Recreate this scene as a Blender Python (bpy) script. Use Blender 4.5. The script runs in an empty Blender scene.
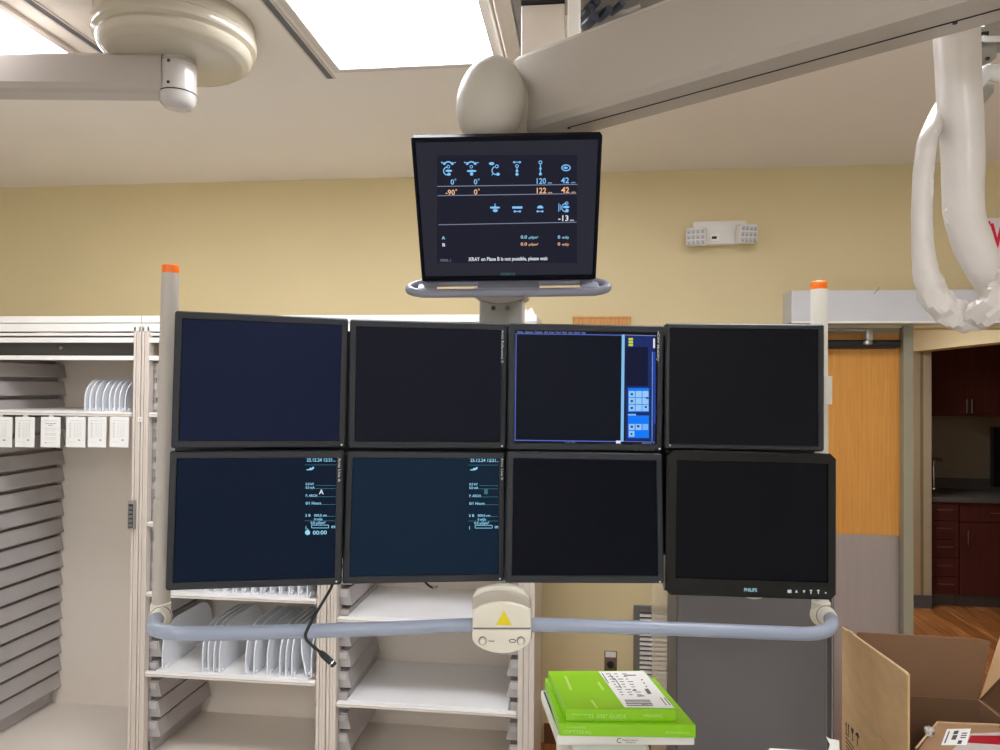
import bpy, bmesh, math, random
from mathutils import Vector, Matrix, Euler
C = bpy.context.scene.collection
PI = math.pi
RNG = random.Random(7)
EXPO = 0.58

# ------------------------------------------------------------------ camera
FPX, CAMH = 725.0, 1.85
YAW, PITCH, ROLL = math.radians(6.7), math.radians(0.87), 0.008
FW = Vector((-math.sin(YAW)*math.cos(PITCH), math.cos(YAW)*math.cos(PITCH), math.sin(PITCH)))
RT = Vector((math.cos(YAW), math.sin(YAW), 0))
UP = RT.cross(FW)
RT, UP = (RT*math.cos(ROLL)+UP*math.sin(ROLL), UP*math.cos(ROLL)-RT*math.sin(ROLL))
EYE = Vector((0, 0, CAMH))
cd = bpy.data.cameras.new('camera'); cam = bpy.data.objects.new('camera', cd); C.objects.link(cam)
cd.sensor_width = 36; cd.lens = FPX/1000*36; cd.clip_start = 0.05
m = Matrix((RT, UP, -FW)).transposed().to_4x4(); m.translation = EYE
cam.matrix_world = m
bpy.context.scene.camera = cam

def ray(x, y): return RT*((x-500)/FPX) + UP*((375-y)/FPX) + FW
def at(x, y, X=None, Y=None, Z=None, D=None):
    """the point of the room seen at photo position x, y on the plane X, Y or Z (or at depth D)"""
    d = ray(x, y)
    t = D if D is not None else X/d.x if X is not None else Y/d.y if Y is not None else (Z-CAMH)/d.z
    return EYE + d*t

# ------------------------------------------------------------------ materials
def lin(c): return tuple(((v/255)/12.92 if v/255 <= .04045 else ((v/255+.055)/1.055)**2.4) for v in c)
MATS = {}
def mat(name, col, rough=.5, metal=0, spec=.5, emit=None, es=0, bump=0, bscale=200, var=0, vscale=8, coat=0, alpha=1, stretch=(1,1,1), col2=None):
    if name in MATS: return MATS[name]
    mt = bpy.data.materials.new(name); mt.use_nodes = True
    nt = mt.node_tree; b = nt.nodes['Principled BSDF']
    b.inputs['Base Color'].default_value = (*lin(col), 1)
    b.inputs['Roughness'].default_value = rough; b.inputs['Metallic'].default_value = metal
    b.inputs['Specular IOR Level'].default_value = spec
    if coat: b.inputs['Coat Weight'].default_value = coat; b.inputs['Coat Roughness'].default_value = .05
    if alpha < 1: b.inputs['Alpha'].default_value = alpha
    if emit is not None:
        b.inputs['Emission Color'].default_value = (*lin(emit), 1); b.inputs['Emission Strength'].default_value = es
    if var or bump or col2:
        tc = nt.nodes.new('ShaderNodeTexCoord'); mp = nt.nodes.new('ShaderNodeMapping'); mp.inputs['Scale'].default_value = stretch
        nt.links.new(tc.outputs['Object'], mp.inputs['Vector'])
        if var or col2:
            n = nt.nodes.new('ShaderNodeTexNoise'); n.inputs['Scale'].default_value = vscale; n.inputs['Detail'].default_value = 5
            nt.links.new(mp.outputs['Vector'], n.inputs['Vector'])
            r = nt.nodes.new('ShaderNodeValToRGB'); c = lin(col); k = col2 and lin(col2)
            r.color_ramp.elements[0].position = .3; r.color_ramp.elements[1].position = .7
            r.color_ramp.elements[0].color = (*[v*(1-var) for v in c], 1)
            r.color_ramp.elements[1].color = (*(k or [min(1, v*(1+var)) for v in c]), 1)
            nt.links.new(n.outputs['Fac'], r.inputs['Fac']); nt.links.new(r.outputs['Color'], b.inputs['Base Color'])
        if bump:
            n2 = nt.nodes.new('ShaderNodeTexNoise'); n2.inputs['Scale'].default_value = bscale; n2.inputs['Detail'].default_value = 3
            nt.links.new(mp.outputs['Vector'], n2.inputs['Vector'])
            bp = nt.nodes.new('ShaderNodeBump'); bp.inputs['Strength'].default_value = bump; bp.inputs['Distance'].default_value = .002
            nt.links.new(n2.outputs['Fac'], bp.inputs['Height']); nt.links.new(bp.outputs['Normal'], b.inputs['Normal'])
    MATS[name] = mt
    return mt
ES = 1/2**EXPO
def glow(name, col, k=1): return mat(name, (2, 2, 2), .4, spec=.05, emit=col, es=k*ES)

WALL = mat('painted_wall_yellow', (220, 203, 158), .62, bump=.15, bscale=260, var=.03, vscale=1.2)
OFFW = mat('painted_wall_offwhite', (232, 228, 218), .62, bump=.15, bscale=260, var=.02, vscale=1.2)
CEIL = mat('painted_ceiling', (232, 224, 214), .7, bump=.1, bscale=180, var=.02, vscale=.9)
CAB = mat('cabinet_laminate_cream', (216, 205, 193), .42, var=.03, vscale=3)
CABW = mat('cabinet_white_edge', (244, 241, 234), .4, var=.01)
CABIN = mat('cabinet_inside_panel', (228, 218, 206), .5, var=.03, vscale=2)
RUN = mat('runner_plastic_grey', (176, 170, 167), .42, var=.03)
SHELF = mat('shelf_white', (240, 238, 236), .4, var=.01)
PLASTW = mat('divider_white_plastic', (236, 238, 242), .35, var=.01)
BOOM = mat('boom_cream_plastic', (186, 180, 168), .38, var=.01)
BOOM2 = mat('boom_grey_cream', (172, 163, 151), .4, var=.015)
JOINT = mat('clamp_cream', (222, 216, 200), .35, var=.01)
GRIP = mat('grip_cream', (226, 220, 203), .4, var=.01)
GRIPD = mat('grip_band_taupe', (178, 170, 156), .35, var=.01)
RAIL = mat('rail_blue_grey', (152, 161, 178), .3, var=.01)
TRAY = mat('tray_grey_blue', (128, 130, 142), .4, var=.02)
ORANGE = mat('orange_cap', (255, 118, 10), .35, var=.02)
BEZ = mat('bezel_charcoal', (26, 29, 36), .5, bump=.1, bscale=900)
BEZ4 = mat('bezel_black', (24, 25, 29), .45, bump=.1, bscale=900)
PIANO = mat('bezel_gloss_black', (9, 10, 12), spec=.3, rough=.14, coat=.15, var=.02)
DARK = mat('dark_gap', (22, 22, 25), .6, var=.02)
BLACK = mat('black_rubber', (20, 20, 22), .45, var=.05)
GREYCAB = mat('steel_cabinet_grey', (104, 100, 99), .45, var=.03, vscale=3, stretch=(1, 1, .3))
GREYCAB2 = mat('steel_cabinet_edge', (84, 81, 81), .45, var=.02)
STEEL = mat('brushed_steel', (170, 157, 152), .4, metal=.7, var=.03, vscale=4, stretch=(12, 12, 1))
CHROME = mat('chrome', (210, 208, 205), .2, metal=1, var=.01)
WHITE = mat('white_plastic', (230, 227, 221), .35, var=.01)
HEADW = mat('header_white', (214, 214, 217), .4, var=.015)
PAPER = mat('paper_white', (242, 241, 237), .6, var=.01)
INK = mat('ink_grey', (120, 118, 116), .7, var=.02)
INKD = mat('ink_dark', (40, 36, 34), .7, var=.02)
GREEN = mat('carton_lime', (140, 206, 2), .35, var=.02, coat=.2)
GREENT = mat('carton_pale_print', (196, 226, 130), .4, var=.02)
NAVY = mat('navy_edge', (26, 36, 62), .5, var=.03)
CARD = mat('cardboard', (198, 163, 119), .75, var=.07, vscale=14, bump=.25, bscale=120, stretch=(1, 1, 2.5))
CARDE = mat('cardboard_edge', (206, 176, 134), .8, var=.08, vscale=60)
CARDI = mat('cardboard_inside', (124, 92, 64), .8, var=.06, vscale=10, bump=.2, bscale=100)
REDP = mat('red_print', (178, 22, 44), .3, var=.25, vscale=30)
REDS = mat('sign_red', (236, 24, 74), .4, var=.02)
CHERRY = mat('cherry_wood', (80, 37, 32), .35, var=.2, vscale=5, stretch=(6, 6, .6))
COUNT = mat('counter_grey', (92, 88, 82), .5, var=.1, vscale=40)
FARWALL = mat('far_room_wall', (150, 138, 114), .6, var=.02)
VINYL = mat('vinyl_base', (92, 92, 92), .5, var=.03)
JAMB = mat('door_frame_taupe', (152, 146, 124), .4, var=.03)
SLEEVE = mat('sleeve_white_vinyl', (216, 209, 202), .3, var=.02, vscale=20, bump=.8, bscale=16)
CLEAR = mat('clear_film', (225, 225, 222), .1, var=.02, coat=.5)
METAL = mat('grey_metal', (165, 162, 155), .35, metal=.6, var=.04)
YELLOW = mat('warning_yellow', (226, 206, 8), .4, var=.02)
OUTP = mat('outlet_plate', (120, 98, 82), .35, metal=.3, var=.04)
BUBB = mat('bubble_wrap', (205, 200, 195), .15, var=.1, vscale=90, bump=.8, bscale=150)

def wood(name, c1, c2, axis, s):
    mt = bpy.data.materials.new(name); mt.use_nodes = True; nt = mt.node_tree; b = nt.nodes['Principled BSDF']
    tc = nt.nodes.new('ShaderNodeTexCoord'); mp = nt.nodes.new('ShaderNodeMapping'); mp.inputs['Scale'].default_value = s
    n = nt.nodes.new('ShaderNodeTexNoise'); n.inputs['Scale'].default_value = 6; n.inputs['Detail'].default_value = 8; n.inputs['Distortion'].default_value = .6
    w = nt.nodes.new('ShaderNodeTexWave'); w.inputs['Scale'].default_value = 1.2; w.inputs['Distortion'].default_value = 9; w.inputs['Detail'].default_value = 3; w.bands_direction = axis
    mx = nt.nodes.new('ShaderNodeMath'); mx.operation = 'MULTIPLY_ADD'; mx.inputs[1].default_value = .16
    r = nt.nodes.new('ShaderNodeValToRGB'); r.color_ramp.elements[0].position = .25; r.color_ramp.elements[1].position = .8
    r.color_ramp.elements[0].color = (*lin(c1), 1); r.color_ramp.elements[1].color = (*lin(c2), 1)
    L = nt.links.new
    L(tc.outputs['Object'], mp.inputs['Vector']); L(mp.outputs['Vector'], n.inputs['Vector']); L(mp.outputs['Vector'], w.inputs['Vector'])
    L(w.outputs['Fac'], mx.inputs[0]); 
    m2 = nt.nodes.new('ShaderNodeMath'); m2.operation = 'MULTIPLY'; m2.inputs[1].default_value = .9
    L(n.outputs['Fac'], m2.inputs[0]); L(m2.outputs[0], mx.inputs[2]); L(mx.outputs[0], r.inputs['Fac'])
    L(r.outputs['Color'], b.inputs['Base Color']); b.inputs['Roughness'].default_value = .4
    MATS[name] = mt
    return mt
DOORW = wood('door_maple_veneer', (204, 136, 52), (222, 158, 72), 'X', (14, 14, .8))
BOARDW = wood('light_wood', (190, 126, 60), (224, 170, 98), 'X', (20, 20, 3))

def floor_material():
    mt = bpy.data.materials.new('wood_plank_floor'); mt.use_nodes = True; nt = mt.node_tree; b = nt.nodes['Principled BSDF']; L = nt.links.new
    tc = nt.nodes.new('ShaderNodeTexCoord'); mp = nt.nodes.new('ShaderNodeMapping'); mp.inputs['Rotation'].default_value = (0, 0, PI/2)
    br = nt.nodes.new('ShaderNodeTexBrick'); br.inputs['Scale'].default_value = 1
    br.inputs['Brick Width'].default_value = 1.2; br.inputs['Row Height'].default_value = .1; br.inputs['Mortar Size'].default_value = .0015
    br.inputs['Color1'].default_value = (*lin((196, 132, 74)), 1); br.inputs['Color2'].default_value = (*lin((158, 98, 52)), 1); br.inputs['Mortar'].default_value = (*lin((80, 46, 26)), 1)
    mp2 = nt.nodes.new('ShaderNodeMapping'); mp2.inputs['Scale'].default_value = (24, 1.4, 1)
    n = nt.nodes.new('ShaderNodeTexNoise'); n.inputs['Scale'].default_value = 2.2; n.inputs['Detail'].default_value = 7; n.inputs['Distortion'].default_value = .4
    r = nt.nodes.new('ShaderNodeValToRGB'); r.color_ramp.elements[0].position = .35; r.color_ramp.elements[1].position = .65
    r.color_ramp.elements[0].color = (.45, .4, .35, 1); r.color_ramp.elements[1].color = (1.25, 1.2, 1.15, 1)
    mx = nt.nodes.new('ShaderNodeMix'); mx.data_type = 'RGBA'; mx.blend_type = 'MULTIPLY'; mx.inputs[0].default_value = .9
    L(tc.outputs['Object'], mp.inputs['Vector']); L(mp.outputs['Vector'], br.inputs['Vector'])
    L(tc.outputs['Object'], mp2.inputs['Vector']); L(mp2.outputs['Vector'], n.inputs['Vector']); L(n.outputs['Fac'], r.inputs['Fac'])
    L(br.outputs['Color'], mx.inputs[6]); L(r.outputs['Color'], mx.inputs[7]); L(mx.outputs[2], b.inputs['Base Color'])
    b.inputs['Roughness'].default_value = .35
    return mt
FLOOR = floor_material()

def frosted_material():
    mt = bpy.data.materials.new('frosted_clear_sheet'); mt.use_nodes = True; nt = mt.node_tree
    nt.nodes.remove(nt.nodes['Principled BSDF']); out = nt.nodes['Material Output']
    t = nt.nodes.new('ShaderNodeBsdfTransparent'); d = nt.nodes.new('ShaderNodeBsdfPrincipled'); mx = nt.nodes.new('ShaderNodeMixShader')
    d.inputs['Base Color'].default_value = (*lin((236, 220, 190)), 1); d.inputs['Roughness'].default_value = .3
    n = nt.nodes.new('ShaderNodeTexNoise'); n.inputs['Scale'].default_value = 3
    r = nt.nodes.new('ShaderNodeMapRange'); r.inputs['To Min'].default_value = .28; r.inputs['To Max'].default_value = .38
    nt.links.new(n.outputs['Fac'], r.inputs['Value']); nt.links.new(r.outputs['Result'], mx.inputs[0])
    nt.links.new(t.outputs[0], mx.inputs[1]); nt.links.new(d.outputs[0], mx.inputs[2]); nt.links.new(mx.outputs[0], out.inputs['Surface'])
    return mt
FROST = frosted_material()

# ------------------------------------------------------------------ mesh helpers
def V(*a): return Vector(a)
def box(bm, lo, hi, mi=0, bev=0, M=None, seg=2):
    lo, hi = Vector(lo), Vector(hi)
    r = bmesh.ops.create_cube(bm, size=1)
    vs = r['verts']; c = (lo+hi)/2; s = hi-lo
    for v in vs: v.co = Vector((v.co.x*s.x, v.co.y*s.y, v.co.z*s.z)) + c
    fs = {f for v in vs for f in v.link_faces}
    if bev:
        es = list({e for f in fs for e in f.edges})
        r2 = bmesh.ops.bevel(bm, geom=es, offset=bev, segments=seg, affect='EDGES', profile=.5)
        fs = {f for f in fs if f.is_valid} | set(r2['faces'])
        vs = list({v for f in fs for v in f.verts})
    for f in fs: f.material_index = mi
    if M is not None:
        for v in vs: v.co = M @ v.co
    return vs
def prism(bm, poly, y0, y1, mi=0, bev=0, M=None, axis='Y'):
    """outline poly (list of 2D points) in XZ extruded along Y (or in XY along Z, YZ along X)"""
    mk = {'Y': lambda a, b, h: V(a, h, b), 'Z': lambda a, b, h: V(a, b, h), 'X': lambda a, b, h: V(h, a, b)}[axis]
    A = [bm.verts.new(mk(a, b, y0)) for a, b in poly]; B = [bm.verts.new(mk(a, b, y1)) for a, b in poly]
    n = len(poly); fs = [bm.faces.new(A), bm.faces.new(B[::-1])]
    for i in range(n): fs.append(bm.faces.new((A[i], B[i], B[(i+1) % n], A[(i+1) % n])))
    vs = A+B
    if bev:
        es = [e for f in fs[:2] for e in f.edges]
        r2 = bmesh.ops.bevel(bm, geom=es, offset=bev, segments=2, affect='EDGES', profile=.5)
        fs = [f for f in fs if f.is_valid] + [f for f in r2['faces'] if f.is_valid]
        vs = list({v for f in fs for v in f.verts})
    for f in fs: f.material_index = mi
    if M is not None:
        for v in vs: v.co = M @ v.co
    return vs
def hexa(bm, top, dz, mi=0, bev=0):
    """a slab: four top corners (Vectors, in order) and its thickness downward"""
    A = [bm.verts.new(p) for p in top]; B = [bm.verts.new(p-V(0, 0, dz)) for p in top]
    fs = [bm.faces.new(A), bm.faces.new(B[::-1])]
    for i in range(4): fs.append(bm.faces.new((A[i], B[i], B[(i+1) % 4], A[(i+1) % 4])))
    if bev:
        r2 = bmesh.ops.bevel(bm, geom=list({e for f in fs for e in f.edges}), offset=bev, segments=2, affect='EDGES')
        fs = [f for f in fs if f.is_valid] + r2['faces']
    for f in fs: f.material_index = mi
def catmull(pts, n=8):
    P = [Vector(p) for p in pts]; P = [P[0]*2-P[1]] + P + [P[-1]*2-P[-2]]; out = []
    for i in range(1, len(P)-2):
        for k in range(n):
            t = k/n; a, b, c, d = P[i-1:i+3]
            out.append(.5*((2*b)+(c-a)*t+(2*a-5*b+4*c-d)*t*t+(3*b-a-3*c+d)*t**3))
    return out + [P[-2]]
def tube(bm, pts, r, seg=16, mi=0, cap=True, jit=0, rng=None):
    """round tube along pts; r a number or one per point"""
    pts = [Vector(p) for p in pts]; n = len(pts); R = r if isinstance(r, (list, tuple)) else [r]*n
    rings = []; ref = None
    for i, p in enumerate(pts):
        t = (pts[min(i+1, n-1)]-pts[max(i-1, 0)]).normalized()
        if ref is None: ref = t.orthogonal().normalized()
        ref = (ref-t*ref.dot(t)).normalized(); b = t.cross(ref)
        ring = []
        for k in range(seg):
            a = 2*PI*k/seg; q = R[i]*(1+(rng.uniform(-jit, jit) if jit else 0))
            ring.append(bm.verts.new(p+(ref*math.cos(a)+b*math.sin(a))*q))
        rings.append(ring)
    for i in range(n-1):
        for k in range(seg):
            f = bm.faces.new((rings[i][k], rings[i][(k+1) % seg], rings[i+1][(k+1) % seg], rings[i+1][k])); f.material_index = mi
    if cap:
        for ring in (rings[0][::-1], rings[-1]):
            f = bm.faces.new(ring); f.material_index = mi
    return [v for g in rings for v in g]
def lathe(bm, prof, seg=32, mi=0, M=None):
    """prof: (radius, z) pairs; r=0 closes"""
    rings = []
    for r, z in prof:
        if r < 1e-6: rings.append([bm.verts.new((0, 0, z))])
        else: rings.append([bm.verts.new((r*math.cos(2*PI*k/seg), r*math.sin(2*PI*k/seg), z)) for k in range(seg)])
    for a, b in zip(rings, rings[1:]):
        for k in range(seg):
            j = (k+1) % seg
            vs = (a[0], b[j], b[k]) if len(a) == 1 and len(b) > 1 else (a[k], a[j], b[0]) if len(b) == 1 and len(a) > 1 else (a[k], a[j], b[j], b[k])
            if len(a) == 1 and len(b) == 1: continue
            f = bm.faces.new(vs); f.material_index = mi
    for g in (rings[0], rings[-1]):
        if len(g) > 1:
            try: f = bm.faces.new(g); f.material_index = mi
            except ValueError: pass
    vs = [v for g in rings for v in g]
    if M is not None:
        for v in vs: v.co = M @ v.co
    return vs
def cyl(bm, p0, p1, r, seg=20, mi=0): return tube(bm, [p0, p1], r, seg, mi)
def B(): return bmesh.new()
def obj(name, bm, mats, parent=None, smooth=None, loc=None, fix=True):
    if fix: bmesh.ops.recalc_face_normals(bm, faces=bm.faces[:])
    me = bpy.data.meshes.new(name); bm.to_mesh(me); bm.free()
    for mt in (mats if isinstance(mats, (list, tuple)) else [mats]): me.materials.append(mt)
    o = bpy.data.objects.new(name, me); C.objects.link(o)
    if parent is not None: o.parent = parent
    if loc is not None: o.location = loc
    if smooth is not None:
        for p in me.polygons: p.use_smooth = True
        me.set_sharp_from_angle(angle=math.radians(smooth))
    return o
def tag(o, label, cat, group=None):
    o['label'] = label; o['category'] = cat
    if group: o['group'] = group
    return o
def thing(name, label, cat, loc=(0, 0, 0), group=None, rot=(0, 0, 0)):
    o = bpy.data.objects.new(name, None); C.objects.link(o); o.location = loc; o.rotation_euler = rot; o.empty_display_size = .1
    return tag(o, label, cat, group)
def struct(name, bm, mats, parent=None, smooth=None):
    o = obj(name, bm, mats, parent, smooth)
    if parent is None: o['kind'] = 'structure'
    return o
def at_world(o):
    """keep a part's world place under a parent Empty that stands at its thing's base"""
    o.matrix_parent_inverse = Matrix.Translation(o.parent.location).inverted()
    return o
def part(name, bm, mats, parent, smooth=None):
    """a part modelled in room coordinates"""
    top = parent
    while top.parent is not None: top = top.parent
    if parent is top and top.type == 'EMPTY':
        return at_world(obj(name, bm, mats, parent, smooth))
    return obj(name, bm, mats, parent, smooth)

FONTC = {}
def glyphs(s, bold=0):
    """triangulated outline of a string in XY, height about 0.7"""
    if (s, bold) in FONTC: return FONTC[s, bold]
    cu = bpy.data.curves.new('t', 'FONT'); cu.body = s; cu.resolution_u = 2; cu.offset = bold
    o = bpy.data.objects.new('t', cu); C.objects.link(o)
    dg = bpy.context.evaluated_depsgraph_get(); me = o.evaluated_get(dg).to_mesh()
    res = ([v.co.copy() for v in me.vertices], [tuple(p.vertices) for p in me.polygons])
    o.evaluated_get(dg).to_mesh_clear(); bpy.data.objects.remove(o); bpy.data.curves.remove(cu)
    FONTC[s, bold] = res
    return res
def put_text(bm, s, org, ux, uy, size, mi=0, bold=0, width=None, center=False):
    """string lettering on a surface: origin, right and up directions"""
    vs, fs = glyphs(s, bold)
    if not vs: return
    w = max(v.x for v in vs); sx = size if width is None else width/w
    off = -w*sx/2 if center else 0
    nv = [bm.verts.new(org+ux*(v.x*sx+off)+uy*(v.y*size)) for v in vs]
    for f in fs:
        try:
            g = bm.faces.new([nv[i] for i in f]); g.material_index = mi
        except ValueError: pass

# ================================================================== THE ROOM
WY, CZ = 3.80, 2.97
XL, XR, YB = -4.3, 3.35, -3.6
DX0, DX1 = 0.62, 1.606            # door opening; the passage opening follows to CX
LZ = 2.155
CX = 2.77                         # passage side wall
b = B(); box(b, (XL-.1, YB-.1, -.06), (5.2, 9.2, 0)); struct('floor', b, FLOOR)
b = B(); box(b, (XL, YB, .0003), (XR, 3.05, .003)); struct('floor_bounce_sheet', b, mat('floor_bounce_pale', (206, 204, 198), .45, var=.04, vscale=30))  # pale unseen sheet added over the wood to bounce neutral light upward
b = B(); box(b, (XL-.1, YB-.1, CZ), (5.2, WY+.14, CZ+.08)); struct('ceiling', b, CEIL)
b = B()
box(b, (XL-.1, WY, 0), (DX0, WY+.14, CZ)); box(b, (DX0, WY, LZ), (XR, WY+.14, CZ)); box(b, (CX+.16, WY, 0), (XR, WY+.14, LZ))
struct('wall_back', b, WALL)
b = B(); box(b, (XL-.1, YB, 0), (XL, WY, CZ)); struct('wall_left', b, OFFW)
b = B(); box(b, (XR, YB, 0), (XR+.1, WY+.14, CZ)); struct('wall_right', b, OFFW)
b = B(); box(b, (XL-.1, YB-.1, 0), (XR+.1, YB, CZ)); struct('wall_rear', b, OFFW)
b = B(); box(b, (-.2, WY-.012, 0), (DX0-.06, WY, .1)); struct('baseboard_back', b, mat('base_brown', (120, 76, 46), .5, var=.05))
# passage behind the opening
FY = 6.54
b = B(); box(b, (CX, WY+.14, 0), (CX+.15, 4.3, LZ+.35)); box(b, (CX, 4.3, 2.172), (CX+.15, FY, LZ+.35)); box(b, (CX, FY+.03, 0), (CX+.15, 9.0, LZ+.35))
struct('wall_passage', b, WALL)
b = B(); box(b, (CX, FY, 0), (CX+.062, FY+.03, 2.172)); box(b, (CX+.062, FY+.006, 0), (CX+.09, FY+.03, 2.172), 1); box(b, (CX+.09, FY, 0), (CX+.15, FY+.03, 2.172), 2)
struct('trim_1', b, [mat('jamb_tan', (176, 156, 124), .5, var=.02), mat('jamb_olive', (140, 126, 88), .5, var=.02), mat('jamb_light', (182, 168, 140), .5, var=.02)])
b = B(); box(b, (CX-.006, FY-.008, 0), (CX+.15, FY, .11)); struct('baseboard_passage', b, VINYL)
b = B(); box(b, (.2, WY+.14, LZ+.35), (CX+.15, 9.0, LZ+.43)); struct('ceiling_passage', b, CEIL)
b = B(); box(b, (.1, WY+.14, 0), (.2, 9.0, LZ+.43)); struct('wall_passage_left', b, WALL)
b = B(); box(b, (.2, 9.0, 0), (CX, 9.1, LZ+.43)); struct('wall_passage_end', b, WALL)
# the dark room off the passage
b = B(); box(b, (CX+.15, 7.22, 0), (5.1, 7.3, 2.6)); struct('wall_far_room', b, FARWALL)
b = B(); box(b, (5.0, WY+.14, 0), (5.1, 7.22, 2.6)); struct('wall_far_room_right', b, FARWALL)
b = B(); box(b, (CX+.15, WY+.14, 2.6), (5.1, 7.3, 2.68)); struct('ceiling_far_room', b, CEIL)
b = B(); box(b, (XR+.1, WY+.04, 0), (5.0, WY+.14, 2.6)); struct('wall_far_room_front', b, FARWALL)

# door in the back wall
b = B(); box(b, (DX0+.05, WY+.03, .01), (1.559, WY+.075, 2.13)); door = struct('door_1', b, DOORW)
b = B(); kz = at(870, 535, Y=WY+.025).z; box(b, (DX0+.09, WY+.025, .02), (1.557, WY+.03, kz))
for sx in (.85, 1.1, 1.3, 1.52): lathe(b, [(0, .004), (.006, .0035), (.006, 0)], 10, 0, Matrix.Translation((sx, WY+.025, kz-.018)) @ Matrix.Rotation(PI/2, 4, 'X'))
o = obj('kick_plate', b, STEEL, door); o['label'] = 'brushed steel kick plate'
zb0, zb1 = at(870, 348.5, Y=WY-.02).z, at(870, 340, Y=WY-.02).z
b = B(); prism(b, [(y, z) for y, z in ((WY+.03, zb0), (WY-.035, zb0+.004), (WY-.045, zb0+.02), (WY-.045, zb1-.008), (WY-.035, zb1), (WY+.03, zb1))], DX0+.1, at(900, 344, Y=WY-.03).x, axis='X', bev=.004)
o = obj('door_closer_bar', b, mat('closer_black', (7, 7, 9), .5, var=.02), door, 40); o['label'] = 'black closer bar across the top'
b = B(); p0 = at(869, 334, Y=WY-.06); p1 = at(790, 330.5, Y=WY-.12)
tube(b, [p0, at(866, 330, Y=WY-.06), at(830, 329.5, Y=WY-.09), p1], .006, 8)
box(b, p0-V(.016, .012, .034), p0+V(.016, .012, .024), bev=.005); lathe(b, [(0, .012), (.02, .01), (.022, -.004), (.0, -.012)], 14, 0, Matrix.Translation(p0-V(.006, 0, .045)))
o = obj('closer_arm', b, METAL, door, 40)
b = B(); box(b, (1.559, WY-.018, 0), (DX1, WY+.16, LZ+.01), bev=.003); box(b, (DX0, WY-.018, 0), (DX0+.05, WY+.16, LZ+.01), bev=.003); box(b, (DX0+.05, WY+.02, 2.13), (1.559, WY+.12, LZ+.01))
struct('trim_2', b, JAMB)
# white header box over door and passage
hy = 3.645; hz0 = at(870, 322.3, Y=hy).z; hz1 = at(870, 290, Y=hy).z; hx = at(791.5, 305, Y=hy).x
t = thing('door_header_box', 'long white header box mounted over the wooden door and passage', 'door header', (hx+1, hy+.07, hz0))
b = B(); box(b, (hx, hy, hz0), (XR-.02, WY-.001, hz1), bev=.003); part('housing', b, HEADW, t)
b = B(); box(b, (hx+.002, hy-.003, hz0-.004), (XR-.02, hy+.01, hz0+.006)); part('lower_rim', b, CABW, t)
b = B(); tube(b, [at(877, 291, Y=hy-.004), at(880, 287, Y=hy-.004), at(874, 294, Y=hy-.004)], .0012, 6); part('cable_tie', b, INK, t)

# ------------------------------------------------------------------ lamps in the ceiling
PANEL = mat('light_diffuser', (250, 250, 248), .5, emit=(243, 246, 255), es=1)
LIGHT = 15.0
PANEL.node_tree.nodes['Principled BSDF'].inputs['Emission Strength'].default_value = LIGHT
def ceiling_light(x0, x1, y0, y1, z, label, group=None):
    t = thing('ceiling_light', label, 'ceiling light', ((x0+x1)/2, (y0+y1)/2, z), group)
    b = B(); w = .028
    for lo, hi in (((x0-w, y0-w), (x0, y1+w)), ((x1, y0-w), (x1+w, y1+w)), ((x0, y0-w), (x1, y0)), ((x0, y1), (x1, y1+w))):
        box(b, (*lo, z-.014), (*hi, z-.0005), bev=.003)
    part('frame', b, mat('frame_grey_white', (206, 198, 190), .5, var=.02), t)
    b = B(); box(b, (x0, y0, z-.008), (x1, y1, z-.0005)); part('diffuser', b, PANEL, t)
    return t
ceiling_light(-.862, -.315, 1.86, 2.445, CZ, 'bright ceiling light panel above the top monitor, behind the boom joint')
ceiling_light(-2.29, -1.735, 1.84, 2.43, CZ, 'bright ceiling light panel in the upper left corner beside the round canopy')
for x0, yy, w_ in ((-2.0, -2.8, 'rear left corner'), (.6, -2.8, 'rear right corner'), (-2.0, -1.5, 'middle left'), (.6, -1.5, 'middle right')):
    ceiling_light(x0, x0+.55, yy, yy+.85, CZ, f'added fill light panel over the {w_} of the room, behind the photographer')  # unseen panels added as front fill for surfaces facing the camera
ceiling_light(.42, .97, 1.70, 2.25, CZ, 'ceiling light panel above the boom arm, hidden behind it')
ceiling_light(1.35, 1.95, 5.1, 6.0, LZ+.35, 'ceiling light panel in the passage behind the wooden door')
# tracks in the ceiling
for i, (x, y1, lab) in enumerate(((-.93, 2.54, 'dark ceiling track slot between round canopy and bright light panel'), (-1.625, 2.42, 'dark ceiling track slot left of the round canopy'))):
    t = thing('ceiling_track', lab, 'ceiling track', (x, 1.2, CZ), 'slotted tracks in the ceiling')
    b = B(); box(b, (x-.018, .2, CZ-.004), (x-.011, y1, CZ-.0005)); box(b, (x+.011, .2, CZ-.004), (x+.018, y1, CZ-.0005)); part('track_flange', b, mat('frame_grey_white', (206, 198, 190), .5, var=.02), t)
    b = B(); box(b, (x-.011, .2, CZ-.003), (x+.011, y1, CZ-.0005)); part('slot', b, mat('slot_grey', (92, 92, 96), .6, var=.03), t)
t = thing('ceiling_rail', 'pale ceiling rail running past the right side of the middle light panel', 'ceiling rail', (-.24, 1.2, CZ))
b = B(); box(b, (-.262, .2, CZ-.05), (-.212, 2.62, CZ-.0005), bev=.004); part('rail_body', b, CAB, t)
b = B(); box(b, (-.21, .2, CZ-.04), (-.188, 2.62, CZ-.0005)); part('rail_groove', b, mat('groove_grey', (140, 140, 140), .5, var=.03), t)
b = B(); box(b, (-.283, .2, CZ-.03), (-.276, 2.62, CZ-.0005)); part('cable_strip', b, CABW, t)

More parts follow.
